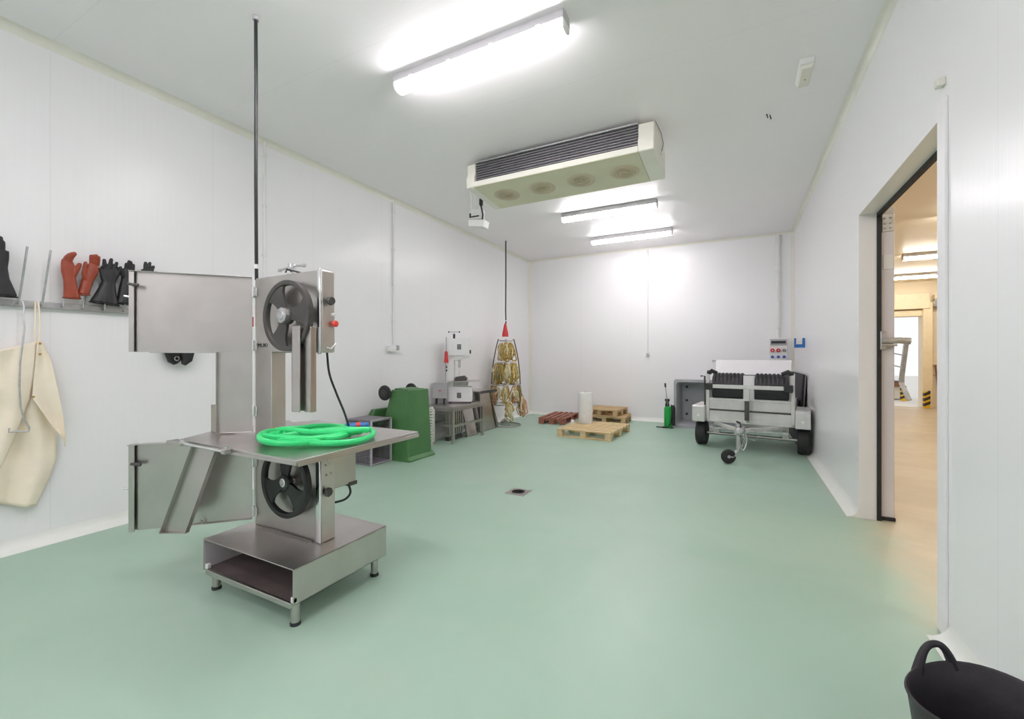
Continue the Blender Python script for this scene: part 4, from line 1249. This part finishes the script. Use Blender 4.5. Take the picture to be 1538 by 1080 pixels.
# ================================================================== CORD RACK (round tree stand with bundles)
RX, RY = -4.25, 7.85
tr = thing('ring_stand', 'tall round steel ring stand hung with looped cord bundles', 'stand', (RX, RY, 0))
MB().cyl((RX, RY, .03), (RX, RY, 1.76), .017, n=12).build('post', 'steeld', tr)
for z_, r_ in ((1.73, .13), (1.28, .19), (.83, .30), (.43, .29)):
    q = MB().tube([(RX + r_ * math.cos(2 * PI * k / 32), RY + r_ * math.sin(2 * PI * k / 32), z_) for k in range(32)], .009, 8, closed=True)
    for k in range(3):
        a = 2 * PI * k / 3 + .4
        q.cyl((RX, RY, z_), (RX + r_ * math.cos(a), RY + r_ * math.sin(a), z_), .006, n=6)
    q.build('ring', 'galv', tr)
for sgn in (-1, 1):
    dx, dy = CN * sgn, SN * sgn
    pr = [(.10, 1.72), (.16, 1.76), (.20, 1.60), (.25, 1.35), (.285, 1.05), (.295, .83 if sgn < 0 else .70)]
    MB().tube([(RX + dx * a, RY + dy * a, z_) for a, z_ in pr], .011, 8).build('side_bow', 'wheel', tr)
ft = MB()
for k in range(4):
    a = PI / 4 + k * PI / 2
    ft.tube([(RX, RY, .16), (RX + .12 * math.cos(a), RY + .12 * math.sin(a), .06), (RX + .30 * math.cos(a), RY + .30 * math.sin(a), .016)], .014, 8)
ft.tube([(RX + .30 * math.cos(2 * PI * k / 28), RY + .30 * math.sin(2 * PI * k / 28), .014) for k in range(28)], .013, 8, closed=True)
ft.build('foot', 'steeld', tr)


def bundle(ang, r_, ztop, ln, wd, m, label, seed):
    """a hank of looped cord hung by a binding, with a few strands of another shade"""
    rnd = random.Random(seed)
    cx, cy = RX + r_ * math.cos(ang), RY + r_ * math.sin(ang)
    def loops(n, lmin, lmax, wf, zo):
        mb = MB()
        for k in range(n):
            w = wd * rnd.uniform(.45, 1.15) * wf
            l = ln * rnd.uniform(lmin, lmax)
            a = rnd.uniform(0, PI)
            ox, oy = rnd.uniform(-.02, .02), rnd.uniform(-.02, .02)
            lx, ly = rnd.uniform(-.16, .16), rnd.uniform(-.16, .16)
            tw = rnd.uniform(-1.1, 1.1)
            pts = []
            for i in range(22):
                t = 2 * PI * i / 22
                zz = -l / 2 + l / 2 * math.cos(t)
                q = -zz / l
                sw = w * math.sin(t) * (.35 + .75 * q)
                aa = a + tw * q
                pts.append((cx + ox + lx * l * q + sw * math.cos(aa) + .009 * math.sin(5 * t + k), cy + oy + ly * l * q + sw * math.sin(aa) + .007 * math.cos(4 * t + 2 * k), ztop + zo + zz + rnd.uniform(-.006, .006)))
            mb.tube(pts, .0138, 6, closed=True)
        return mb
    o = loops(10, .65, 1.05, 1.0, 0).build('cord_bundle', m, origin=(cx, cy, ztop))
    tag(o, label, 'cord bundle', 'cord bundles on the ring stand')
    loops(5, .45, .9, 1.1, -.01).build('strands', {'cordA': 'cordB', 'cordB': 'cordA', 'cordC': 'cordB', 'cordD': 'cordA'}[m], o)
    q = MB()
    q.tube([(cx + .03 * math.cos(2 * PI * k / 14), cy + .03 * math.sin(2 * PI * k / 14), ztop - .055) for k in range(14)], .010, 6, closed=True)
    q.build('binding', 'cordB' if m != 'cordB' else 'cordA', o)
    return o


va = math.atan2(-SN * 0 - RY, -RX)           # towards the camera
tiers = [
    (1.68, .10, .36, .075, [(-70, 'cordB', 'pale cord bundle at left of top tier on the ring stand'), (0, 'cordA', 'golden cord bundle at front of top tier on the ring stand'), (70, 'cordA', 'golden cord bundle at right of top tier on the ring stand'), (180, 'cordB', 'pale cord bundle at back of top tier on the ring stand')]),
    (1.27, .185, .42, .085, [(-80, 'cordA', 'golden cord bundle at left end of second tier on the ring stand'), (-30, 'cordD', 'olive cord bundle left of centre in second tier on the ring stand'), (10, 'cordB', 'pale cord bundle at front of second tier on the ring stand'), (50, 'cordA', 'golden cord bundle right of centre in second tier on the ring stand'), (95, 'cordB', 'pale cord bundle at right end of second tier on the ring stand'), (180, 'cordD', 'olive cord bundle at back of second tier on the ring stand')]),
    (.82, .26, .38, .075, [(-95, 'cordD', 'olive cord bundle at left end of third tier on the ring stand'), (-50, 'cordC', 'tan cord bundle left of centre in third tier on the ring stand'), (-5, 'cordB', 'pale cord bundle at front of third tier on the ring stand'), (40, 'cordC', 'tan cord bundle right of centre in third tier on the ring stand'), (85, 'cordD', 'olive cord bundle at right end of third tier on the ring stand'), (180, 'cordC', 'tan cord bundle at back of third tier on the ring stand')]),
    (.50, .28, .36, .11, [(15, 'cordB', 'wide pale cord bundle hanging lowest at front of the ring stand')]),
]
sd_ = 1
for z_, r_, ln, wd, items in tiers:
    for dg, m, lb in items:
        bundle(va + math.radians(dg), r_, z_, ln, wd, m, lb, sd_)
        sd_ += 1
bundle(math.atan2(SN, CN) - .15, .33, .60, .42, .085, 'cordC', 'wide tan cord bundle hanging low at right of the ring stand', 99)

# ================================================================== PALLETS
def pallet(w, d, label, nb=7, bh=.078, dt=.022, m='wood'):
    """boards run along x (width w), depth d along y, built around the origin"""
    t = thing('pallet', label, 'pallet', (0, 0, 0), 'wooden pallets')
    h = dt * 3 + bh
    for i in range(nb):
        bw = d / nb * (.62 if nb > 5 else .68)
        yc = -d / 2 + bw / 2 + (d - bw) * i / (nb - 1)
        MB().box(-w / 2, yc - bw / 2, h - dt, w / 2, yc + bw / 2, h).build('deck_board', m, t, bevel=.003)
    for xs in (-w / 2 + .05, 0, w / 2 - .05):
        MB().box(xs - .05, -d / 2, h - 2 * dt, xs + .05, d / 2, h - dt).build('stringer', m, t, bevel=.002)
        for ys in (-d / 2 + .06, 0, d / 2 - .06):
            MB().box(xs - .05, ys - .06, dt, xs + .05, ys + .06, dt + bh).build('block', m, t, bevel=.003)
    for ys in (-d / 2 + .05, 0, d / 2 - .05):
        MB().box(-w / 2, ys - .05, 0, w / 2, ys + .05, dt).build('bottom_board', m, t, bevel=.002)
    return t, h


pf, ph_ = pallet(.97, 1.15, 'pale wooden pallet in front with a white roll standing on it')
pf.location = (-2.34, 7.70, 0); pf.rotation_euler.z = math.radians(-3)
p2 = copy_tree(pf)
p2.location = (-2.50, 9.20, 0); p2.rotation_euler.z = math.radians(4); p2.scale = (.88, .70, 1.18)
p2['label'] = 'tan wooden pallet on floor by back wall, under another pallet'
p3 = copy_tree(pf)
p3.location = (-2.555, 9.17, .1703); p3.rotation_euler.z = math.radians(-4); p3.scale = (.78, .66, 1.0)
p3['label'] = 'tan wooden pallet stacked on top of another by back wall'
repaint(p2, {M['wood']: M['wood2']})
repaint(p3, {M['wood']: M['wood2']})
p4, _ = pallet(1.12, .56, 'red stained wooden pallet on floor near the back left corner', 5, .07, .02, 'redwood')
p4.location = (-3.50, 8.92, 0); p4.rotation_euler.z = math.radians(94)

# roll on the front pallet
ro = thing('film_roll', 'white wrapped roll standing upright on the front pallet', 'roll', (-2.60, 7.98, ph_))
MB().lathe([(.04, 0), (.128, 0), (.135, .012), (.130, .15), (.136, .30), (.131, .45), (.134, .565), (.128, .578), (.045, .578), (.04, .56), (.04, .01)], (-2.60, 7.98, ph_), (0, 0, 1), 36, True).build('film', 'roll', ro, smooth=50)
MB().lathe([(.032, .0), (.042, .0), (.042, .585), (.032, .585)], (-2.60, 7.98, ph_), (0, 0, 1), 20, True).build('core', 'offwhite', ro)
tag(MB().hexa([(-3.10, 8.50, 0), (-3.03, 8.50, 0), (-3.01, 8.56, 0), (-3.09, 8.57, 0)], [(-3.09, 8.51, .09), (-3.05, 8.50, .07), (-3.03, 8.55, .10), (-3.08, 8.56, .11)]).build('paper_scrap', 'white', origin=(-3.06, 8.53, 0), bevel=.01), 'small white paper scrap on floor beside the red pallet', 'paper')
# black rod behind the roll
tag(MB().cyl((-3.31, 9.66, 0), (-3.315, 9.765, .50), .014, n=10).build('rod', 'black', origin=(-3.31, 9.66, 0)), 'short black rod leaning on the back wall behind the white roll', 'rod')

# ================================================================== SPRAYER
sy = thing('pump_sprayer', 'bright green pump sprayer with black wand by back wall', 'sprayer', (-1.25, 9.05, 0))
MB().lathe([(.0, .0), (.075, 0), (.08, .012), (.08, .37), (.07, .41), (.04, .425), (0, .425)], (-1.25, 9.05, 0), (0, 0, 1), 28).build('tank', 'sprayer', sy)
MB().lathe([(.04, .42), (.04, .47), (.03, .48), (.03, .52), (.045, .525), (.045, .565), (0, .57)], (-1.27, 9.05, 0), (0, 0, 1), 18).build('pump_head', 'black', sy)
MB().tube([(-1.19, 9.02, .46), (-1.175, 9.0, .30), (-1.19, 8.98, .12), (-1.24, 8.95, .03), (-1.40, 8.93, .018), (-1.46, 8.95, .018)], .011, 8).build('hose', 'black', sy)
MB().tube([(-1.255, 9.0, .45), (-1.275, 9.0, .60), (-1.30, 9.0, .84)], .007, 8).build('wand', 'steeld', sy)
MB().cyl((-1.297, 9.0, .80), (-1.303, 9.0, .88), .016, n=10).build('nozzle', 'black', sy)
MB().lathe([(.035, 0), (.035, .34), (.02, .40), (0, .40)], (-1.155, 9.03, .05), (0, 0, 1), 16).build('bracket_tube', 'black', sy)
MB().box(-1.36, 8.96, 0, -1.15, 9.12, .012).build('base_plate', 'black', sy)

# ================================================================== BIG GREY PLASTIC BOX ON ITS SIDE
bt = thing('bulk_container', 'big grey plastic bulk container lying on its side by back wall', 'container', (-.56, 9.44, 0))
X0, X1, Z0, Z1, Y0, Y1 = -1.16, .05, 0.0, .955, 9.14, 9.72
def rrz(x0, x1, z0, z1, r):
    return rr_poly(x0, x1, z0, z1, r, 5)
def loft_y(mb, levels, cap_last=True, cap_first=False):
    n = len(levels[0][0])
    vs = [(p[0], y, p[1]) for poly, y in levels for p in poly]
    fs = [(i * n + k, i * n + (k + 1) % n, (i + 1) * n + (k + 1) % n, (i + 1) * n + k) for i in range(len(levels) - 1) for k in range(n)]
    if cap_last: fs.append(tuple((len(levels) - 1) * n + k for k in range(n)))
    if cap_first: fs.append(tuple(range(n)))
    return mb.add(vs, fs)
shell = [(rrz(X0 + .06, X1 - .06, .06, Z1 - .06, .05), Y1), (rrz(X0 + .02, X1 - .02, .02, Z1 - .02, .05), Y0 + .05), (rrz(X0, X1, 0, Z1, .05), Y0 + .045), (rrz(X0, X1, 0, Z1, .05), Y0),
         (rrz(X0 + .05, X1 - .05, .05, Z1 - .05, .06), Y0), (rrz(X0 + .06, X1 - .06, .06, Z1 - .06, .06), Y0 + .02), (rrz(X0 + .10, X1 - .10, .10, Z1 - .10, .06), Y1 - .05)]
loft_y(MB(), shell, True, True).build('shell', 'bulk', bt, smooth=40)
for xx in (X0 + .19, (X0 + X1) / 2, X1 - .19):
    for zz in (.22, .50, .78):
        MB().lathe([(.026, 0), (.026, .008), (0, .009)], (xx, Y1 - .05, zz), (0, -1, 0), 14).build('drain_plug', 'bulkd', bt)

# ================================================================== TRAILER (local frame, then turned a little)
tl = thing('utility_trailer', 'small pale metal trailer with jockey wheel parked by back wall', 'trailer', (0, 0, 0))
# local: x across (0 = middle), y back from the front board, z up
fr = MB()
fr.box(-.58, -.02, .40, .58, .03, .445).box(-.58, -.02, .40, -.535, .03, 1.16).box(.535, -.02, .40, .58, .03, 1.16)
fr.box(-.54, -.015, .735, .54, .025, .765)
for yy in (.5, 1.0):
    fr.box(-.58, yy, .40, .58, yy + .04, .44)
fr.box(-.58, 0, .40, -.54, 1.1, .44).box(.54, 0, .40, .58, 1.1, .44)
fr.build('frame', 'trailer', tl, bevel=.004)
MB().box(-.535, -.004, .445, .535, .012, .735).build('front_board', 'trailer', tl)
MB().box(-.535, -.012, .575, .535, -.003, .600).build('board_groove', 'wheel', tl)
MB().box(-.54, 0.03, .44, .54, 1.1, .455).build('deck', 'trailer', tl)
for s in (-1, 1):
    MB().box(s * .56, .03, .44, s * .58, 1.1, .74).build('side_board', 'trailer', tl)
    MB().prism([(-.12, .40), (-.12, .63), (-.10, .65), (.55, .65), (.55, .52), (.50, .47), (.46, .40)], lambda q, x: (x, q[0], q[1]), s * .585, s * .765).build('fender', 'trailer', tl, bevel=.008)
    MB().lathe([(.02, 0), (.02, .006), (0, .008)], (s * .675, -.12, .50), (0, -1, 0), 12).build('marker_light', 'lid', tl)
    w = MB().lathe([(.09, -.07), (.14, -.075), (.17, -.075), (.186, -.066), (.193, -.05), (.193, .05), (.186, .066), (.17, .075), (.14, .075), (.09, .07)], (s * .68, .20, .193), (1, 0, 0), 36).build('wheel', 'rubber', tl)
    gr_ = MB()
    for dx in (-.035, 0, .035):
        gr_.lathe([(.1935, dx - .004), (.1945, dx - .004), (.1945, dx + .004), (.1935, dx + .004)], (s * .68, .20, .193), (1, 0, 0), 36, True)
    gr_.build('tread_groove', 'ink', w)
    MB().lathe([(0, -.04), (.09, -.05), (.10, -.03), (.10, .03), (.09, .05), (0, .04)], (s * .68, .20, .193), (1, 0, 0), 24).build('rim', 'galv', w)
MB().cyl((-.61, .20, .193), (.61, .20, .193), .025, n=12).box(-.50, .16, .20, -.42, .24, .41).box(.42, .16, .20, .50, .24, .41).build('axle', 'steeld', tl)
MB().bar((-.50, .05, .30), (.50, .05, .30), .04, .03).build('under_rail', 'galv', tl)
for s in (-1, 1):
    MB().bar((s * .45, .0, .385), (s * .05, -.80, .42), .035, .045).build('drawbar', 'trailer', tl, bevel=.003)
MB().box(-.04, -.98, .40, .04, -.72, .46).lathe([(.045, -.07), (.05, 0), (.045, .05), (.02, .07)], (0, -.98, .43), (0, -1, 0), 14).build('hitch', 'galv', tl, bevel=.006)
MB().tube([(0, -.84, .46), (-.01, -.88, .53), (-.03, -.95, .55)], .014, 8).build('hitch_lever', 'wheel', tl)
# jockey wheel
jw = MB().cyl((-.02, -.94, .18), (-.02, -.94, .52), .024, n=14).box(-.06, -.97, .39, .03, -.90, .45).build('jockey_post', 'galv', tl)
MB().bar((-.02, -.94, .19), (-.065, -.99, .10), .05, .012).bar((-.06, -1.02, .095), (-.125, -1.02, .095), .03, .01).build('jockey_fork', 'galv', jw)
jr = MB().lathe([(.045, -.026), (.07, -.028), (.088, -.02), (.094, 0), (.088, .02), (.07, .028), (.045, .026)], (-.125, -1.0, .094), (.45, -.89, 0), 28).build('jockey_wheel', 'rubber', jw)
MB().lathe([(0, -.03), (.02, -.03), (.022, -.02), (.05, -.018), (.05, .018), (.022, .02), (.02, .03), (0, .03)], (-.125, -1.0, .094), (.45, -.89, 0), 20).build('rim', 'galv', jr)
# safety chain and hanging cables
cn = MB()
for k in range(9):
    t = k / 8
    px, pz = .01 + .035 * math.sin(t * PI),   .42 - .22 * t
    ang = k * PI / 2
    cn.tube([(px + .012 * math.cos(a * PI / 5) * math.cos(ang), -.90 + .012 * math.cos(a * PI / 5) * math.sin(ang), pz + .02 * math.sin(a * PI / 5)) for a in range(10)], .0045, 6, closed=True)
cn.build('safety_chain', 'chrome', tl)
MB().tube(spl([(.04, -.80, .42), (.07, -.86, .31), (.06, -.90, .22), (.03, -.91, .18), (.0, -.89, .25), (-.02, -.82, .40)]), .009, 8).tube(spl([(.05, -.75, .42), (.14, -.73, .44), (.19, -.70, .36), (.15, -.68, .28), (.08, -.70, .30)]), .006, 8).build('brake_cable', 'galv', tl)
# T-shaped crossbar above the front board
MB().box(-.455, -.20, .93, .455, -.165, .985).box(-.035, -.205, .76, .035, -.165, .93).build('crossbar', 'trailer', tl, bevel=.004)
MB().box(-.03, -.20, .475, .03, -.17, .76).build('crossbar_post', 'wheel', tl, bevel=.003)
MB().bar((0, -.185, .50), (0, -.0, .43), .04, .04).build('crossbar_foot', 'trailer', tl)
for s in (-1, 1):
    MB().box(s * .44, -.19, .90, s * .56, -.0, 1.0).build('end_clamp', 'black', tl, bevel=.01)
    MB().tube([(s * .56, .0, 1.15), (s * .50, -.03, 1.185), (s * .42, -.03, 1.15)], [.022, .032, .026], 10).lathe([(.03, -.03), (.034, 0), (.03, .03)], (s * .535, 0, 1.16), (1, 0, 0), 14).build('top_clamp', 'black', tl)
MB().tube([(-.60, .0, .60), (-.60, -.02, 1.10), (-.66, -.02, 1.10)], .013, 8).build('side_lever', 'wheel', tl)
# white raised lid at the back
MB().hexa([(-.58, .80, 1.10), (.50, .80, 1.10), (.50, .815, 1.10), (-.58, .815, 1.10)], [(-.60, .95, 1.345), (.51, .95, 1.345), (.51, .965, 1.345), (-.60, .965, 1.345)]).build('lid', 'lid', tl, bevel=.004)
MB().box(-.58, .785, 1.09, .51, .815, 1.105).build('lid_edge', 'wheel', tl)
MB().box(-.07, .02, .74, .07, .05, 1.12).box(-.07, .015, .955, .07, .02, .965).build('centre_panel', 'lid', tl)
for s in (-1, 1):
    MB().bar((s * .50, .80, .46), (s * .50, .80, 1.10), .03, .03).build('lid_post', 'trailer', tl)
tl.location = (.115, 7.35, 0); tl.rotation_euler.z = math.radians(-7)

# two ribbed black boxes carried behind the crossbar
TLM = Matrix.Translation((.115, 7.35, 0)) @ Matrix.Rotation(math.radians(-7), 4, 'Z')
def ribbed(x0, x1, label):
    t = thing('ribbed_drum', label, 'drum', TLM @ Vector(((x0 + x1) / 2, .24, .767)), 'ribbed black drums on the trailer')
    prof = [(-.13, .767), (-.155, .80), (-.155, .98), (-.13, 1.07), (-.05, 1.13), (.10, 1.14), (.18, 1.08), (.20, .9), (.18, .767)]
    f = lambda q, x: (x, .04 + .12 + q[0] * .9, q[1])
    MB(TLM).prism(prof, f, x0, x1).build('shell', 'hop', t, bevel=.012, smooth=40)
    n = 8
    for k in range(n):
        xc = x0 + (x1 - x0) * (k + .5) / n
        w = (x1 - x0) / n * .30
        q2 = [(-.168, .95), (-.168, .98), (-.142, 1.08), (-.055, 1.145), (.06, 1.153), (.06, 1.10), (-.10, .96)]
        MB(TLM).prism(q2, f, xc - w, xc + w).build('rib', 'hop', t, bevel=.005)
    MB(TLM).prism([(-.162, .90), (-.162, .935), (-.1, .935), (-.1, .90)], f, x0 - .004, x1 + .004).build('belt', 'hop', t)
    return t
ribbed(-.505, -.075, 'ribbed black drum on the trailer, left of the two')
ribbed(.075, .505, 'ribbed black drum on the trailer, right of the two')

# black rubber sheet against the right wall
rs = thing('rubber_board', 'tall black rubber board leaning on right wall behind the trailer', 'board', (.87, 8.7, 0))
MB().hexa([(.80, 8.02, 0), (.83, 8.02, 0), (.83, 9.5, 0), (.80, 9.5, 0)], [(.86, 8.02, 1.13), (.89, 8.02, 1.13), (.89, 9.5, 1.13), (.86, 9.5, 1.13)]).build('board', 'rubber', rs, bevel=.01)
MB().hexa([(.833, 7.97, 0), (.843, 7.97, 0), (.843, 9.5, 0), (.833, 9.5, 0)], [(.893, 7.97, 1.12), (.903, 7.97, 1.12), (.903, 9.5, 1.12), (.893, 9.5, 1.12)]).build('backing_sheet', 'crate', rs)

# ================================================================== HALL DETAILS (seen through the doorway)
mo = thing('door_motor', 'dark hoist motor beside the far gate frame in the hall', 'motor', (4.74, YO - .15, 2.86))
MB().box(4.66, YO - .25, 2.76, 4.83, YO - .05, 2.92).build('gear_case', 'steeld', mo, bevel=.01)
MB().cyl((4.70, YO - .15, 2.92), (4.86, YO - .15, 2.98), .06, n=14).build('drum', 'galv', mo)
MB().box(4.70, YO - .2, 2.98, 4.82, YO, 3.10).build('bracket', 'warmtrim', mo)
bxk = thing('control_box', 'cream control box with conduit on far hall wall', 'control box', (4.74, YO, 1.33))
MB().box(4.68, YO - .12, 1.18, 4.90, YO, 1.47).build('box', 'warmtrim', bxk, bevel=.01)
MB().lathe([(.02, 0), (.02, .015), (0, .015)], (4.86, YO - .12, 1.30), (0, -1, 0), 10).build('button', 'red', bxk)
MB().tube([(4.66, YO - .03, 2.75), (4.665, YO - .03, 1.1), (4.70, YO - .03, .92), (4.78, YO - .03, .86), (4.86, YO - .03, .88)], .012, 6).build('conduit', 'grey', bxk)
tag(MB().cyl((4.80, YO - .25, 0), (4.755, YO - .05, 1.16), .018, n=8).build('broom_handle', 'brown', origin=(4.80, YO - .25, 0)), 'brown wooden pole leaning below the control box in the hall', 'pole')
def bollard(x, y, h, label):
    t = thing('striped_post', label, 'post', (x, y, 0), 'striped posts at the gate')
    MB().box(x - .06, y - .06, 0, x + .06, y + .06, h).build('post', 'yellow', t, bevel=.006)
    for k in range(3):
        z = h * (.12 + .3 * k)
        MB().hexa([(x - .063, y - .063, z), (x + .063, y - .063, z + .07), (x + .063, y + .063, z + .07), (x - .063, y + .063, z)], [(x - .063, y - .063, z + .08), (x + .063, y - .063, z + .15), (x + .063, y + .063, z + .15), (x - .063, y + .063, z + .08)]).build('black_stripe', 'ink', t)
bollard(4.50, YO - .30, .46, 'yellow and black striped post at the foot of gate frame')
bollard(4.60, YO + 2.0, .46, 'yellow and black striped post outside the gate beside the stairs')
stt = thing('metal_staircase', 'metal stairs with railing outside the far gate', 'stairs', (4.0, YO + 2.6, 0))
sy0 = YO + 2.4
MB().prism([(3.2, .55), (4.5, .55), (4.9, .15), (4.9, .02), (3.2, .02)], lambda q, y: (q[0], y, q[1]), sy0 + .1, sy0 + 1.2).build('ramp', 'yard', stt)
MB().box(3.2, sy0, .42, 4.7, sy0 + .1, .56).build('stringer', 'brown', stt)
for k in range(4):
    MB().box(3.3 + k * .36, sy0 + .1, 1.02 - k * .16, 3.66 + k * .36, sy0 + 1.1, 1.08 - k * .16).build('step', 'wheel', stt)
MB().box(3.3, sy0 + 1.2, .5, 4.2, sy0 + 1.3, 1.0).build('riser_panel', 'wheel', stt)
for xx, za, zb in ((3.5, .56, 1.75), (4.12, .5, 1.62), (4.72, .0, 1.45)):
    MB().cyl((xx, sy0, za), (xx, sy0, zb), .02, n=8).build('rail_post', 'steeld', stt)
for dz in (0, -.4):
    MB().tube([(3.3, sy0, 1.77 + dz), (3.9, sy0, 1.66 + dz), (4.72, sy0, 1.45 + dz)], .02, 8).build('hand_rail', 'steeld', stt)

# ================================================================== WORLD, CAMERA, VIEW
w = bpy.data.worlds.new('sky')
bpy.context.scene.world = w
w.use_nodes = True
bg = w.node_tree.nodes['Background']
bg.inputs['Color'].default_value = (0.95, 0.97, 1.0, 1)
bg.inputs['Strength'].default_value = 0.6

cam = bpy.data.cameras.new('camera')
cam.sensor_fit = 'HORIZONTAL'
cam.sensor_width = 36.0
cam.lens = F / 1538.0 * 36.0
cam.shift_y = -(540.0 - V0) / 1538.0
cam.clip_start = 0.05
co = bpy.data.objects.new('camera', cam)
C.objects.link(co)
co.location = (0, 0, H)
co.rotation_euler = (PI / 2, 0, YAW)
sc = bpy.context.scene
sc.camera = co
sc.cycles.max_bounces = 20
sc.cycles.diffuse_bounces = 14
sc.cycles.glossy_bounces = 8
sc.view_settings.view_transform = 'Standard'
sc.view_settings.look = 'None'
sc.view_settings.gamma = 1.0
sc.view_settings.exposure = 0.80
sc.view_settings.use_curve_mapping = False
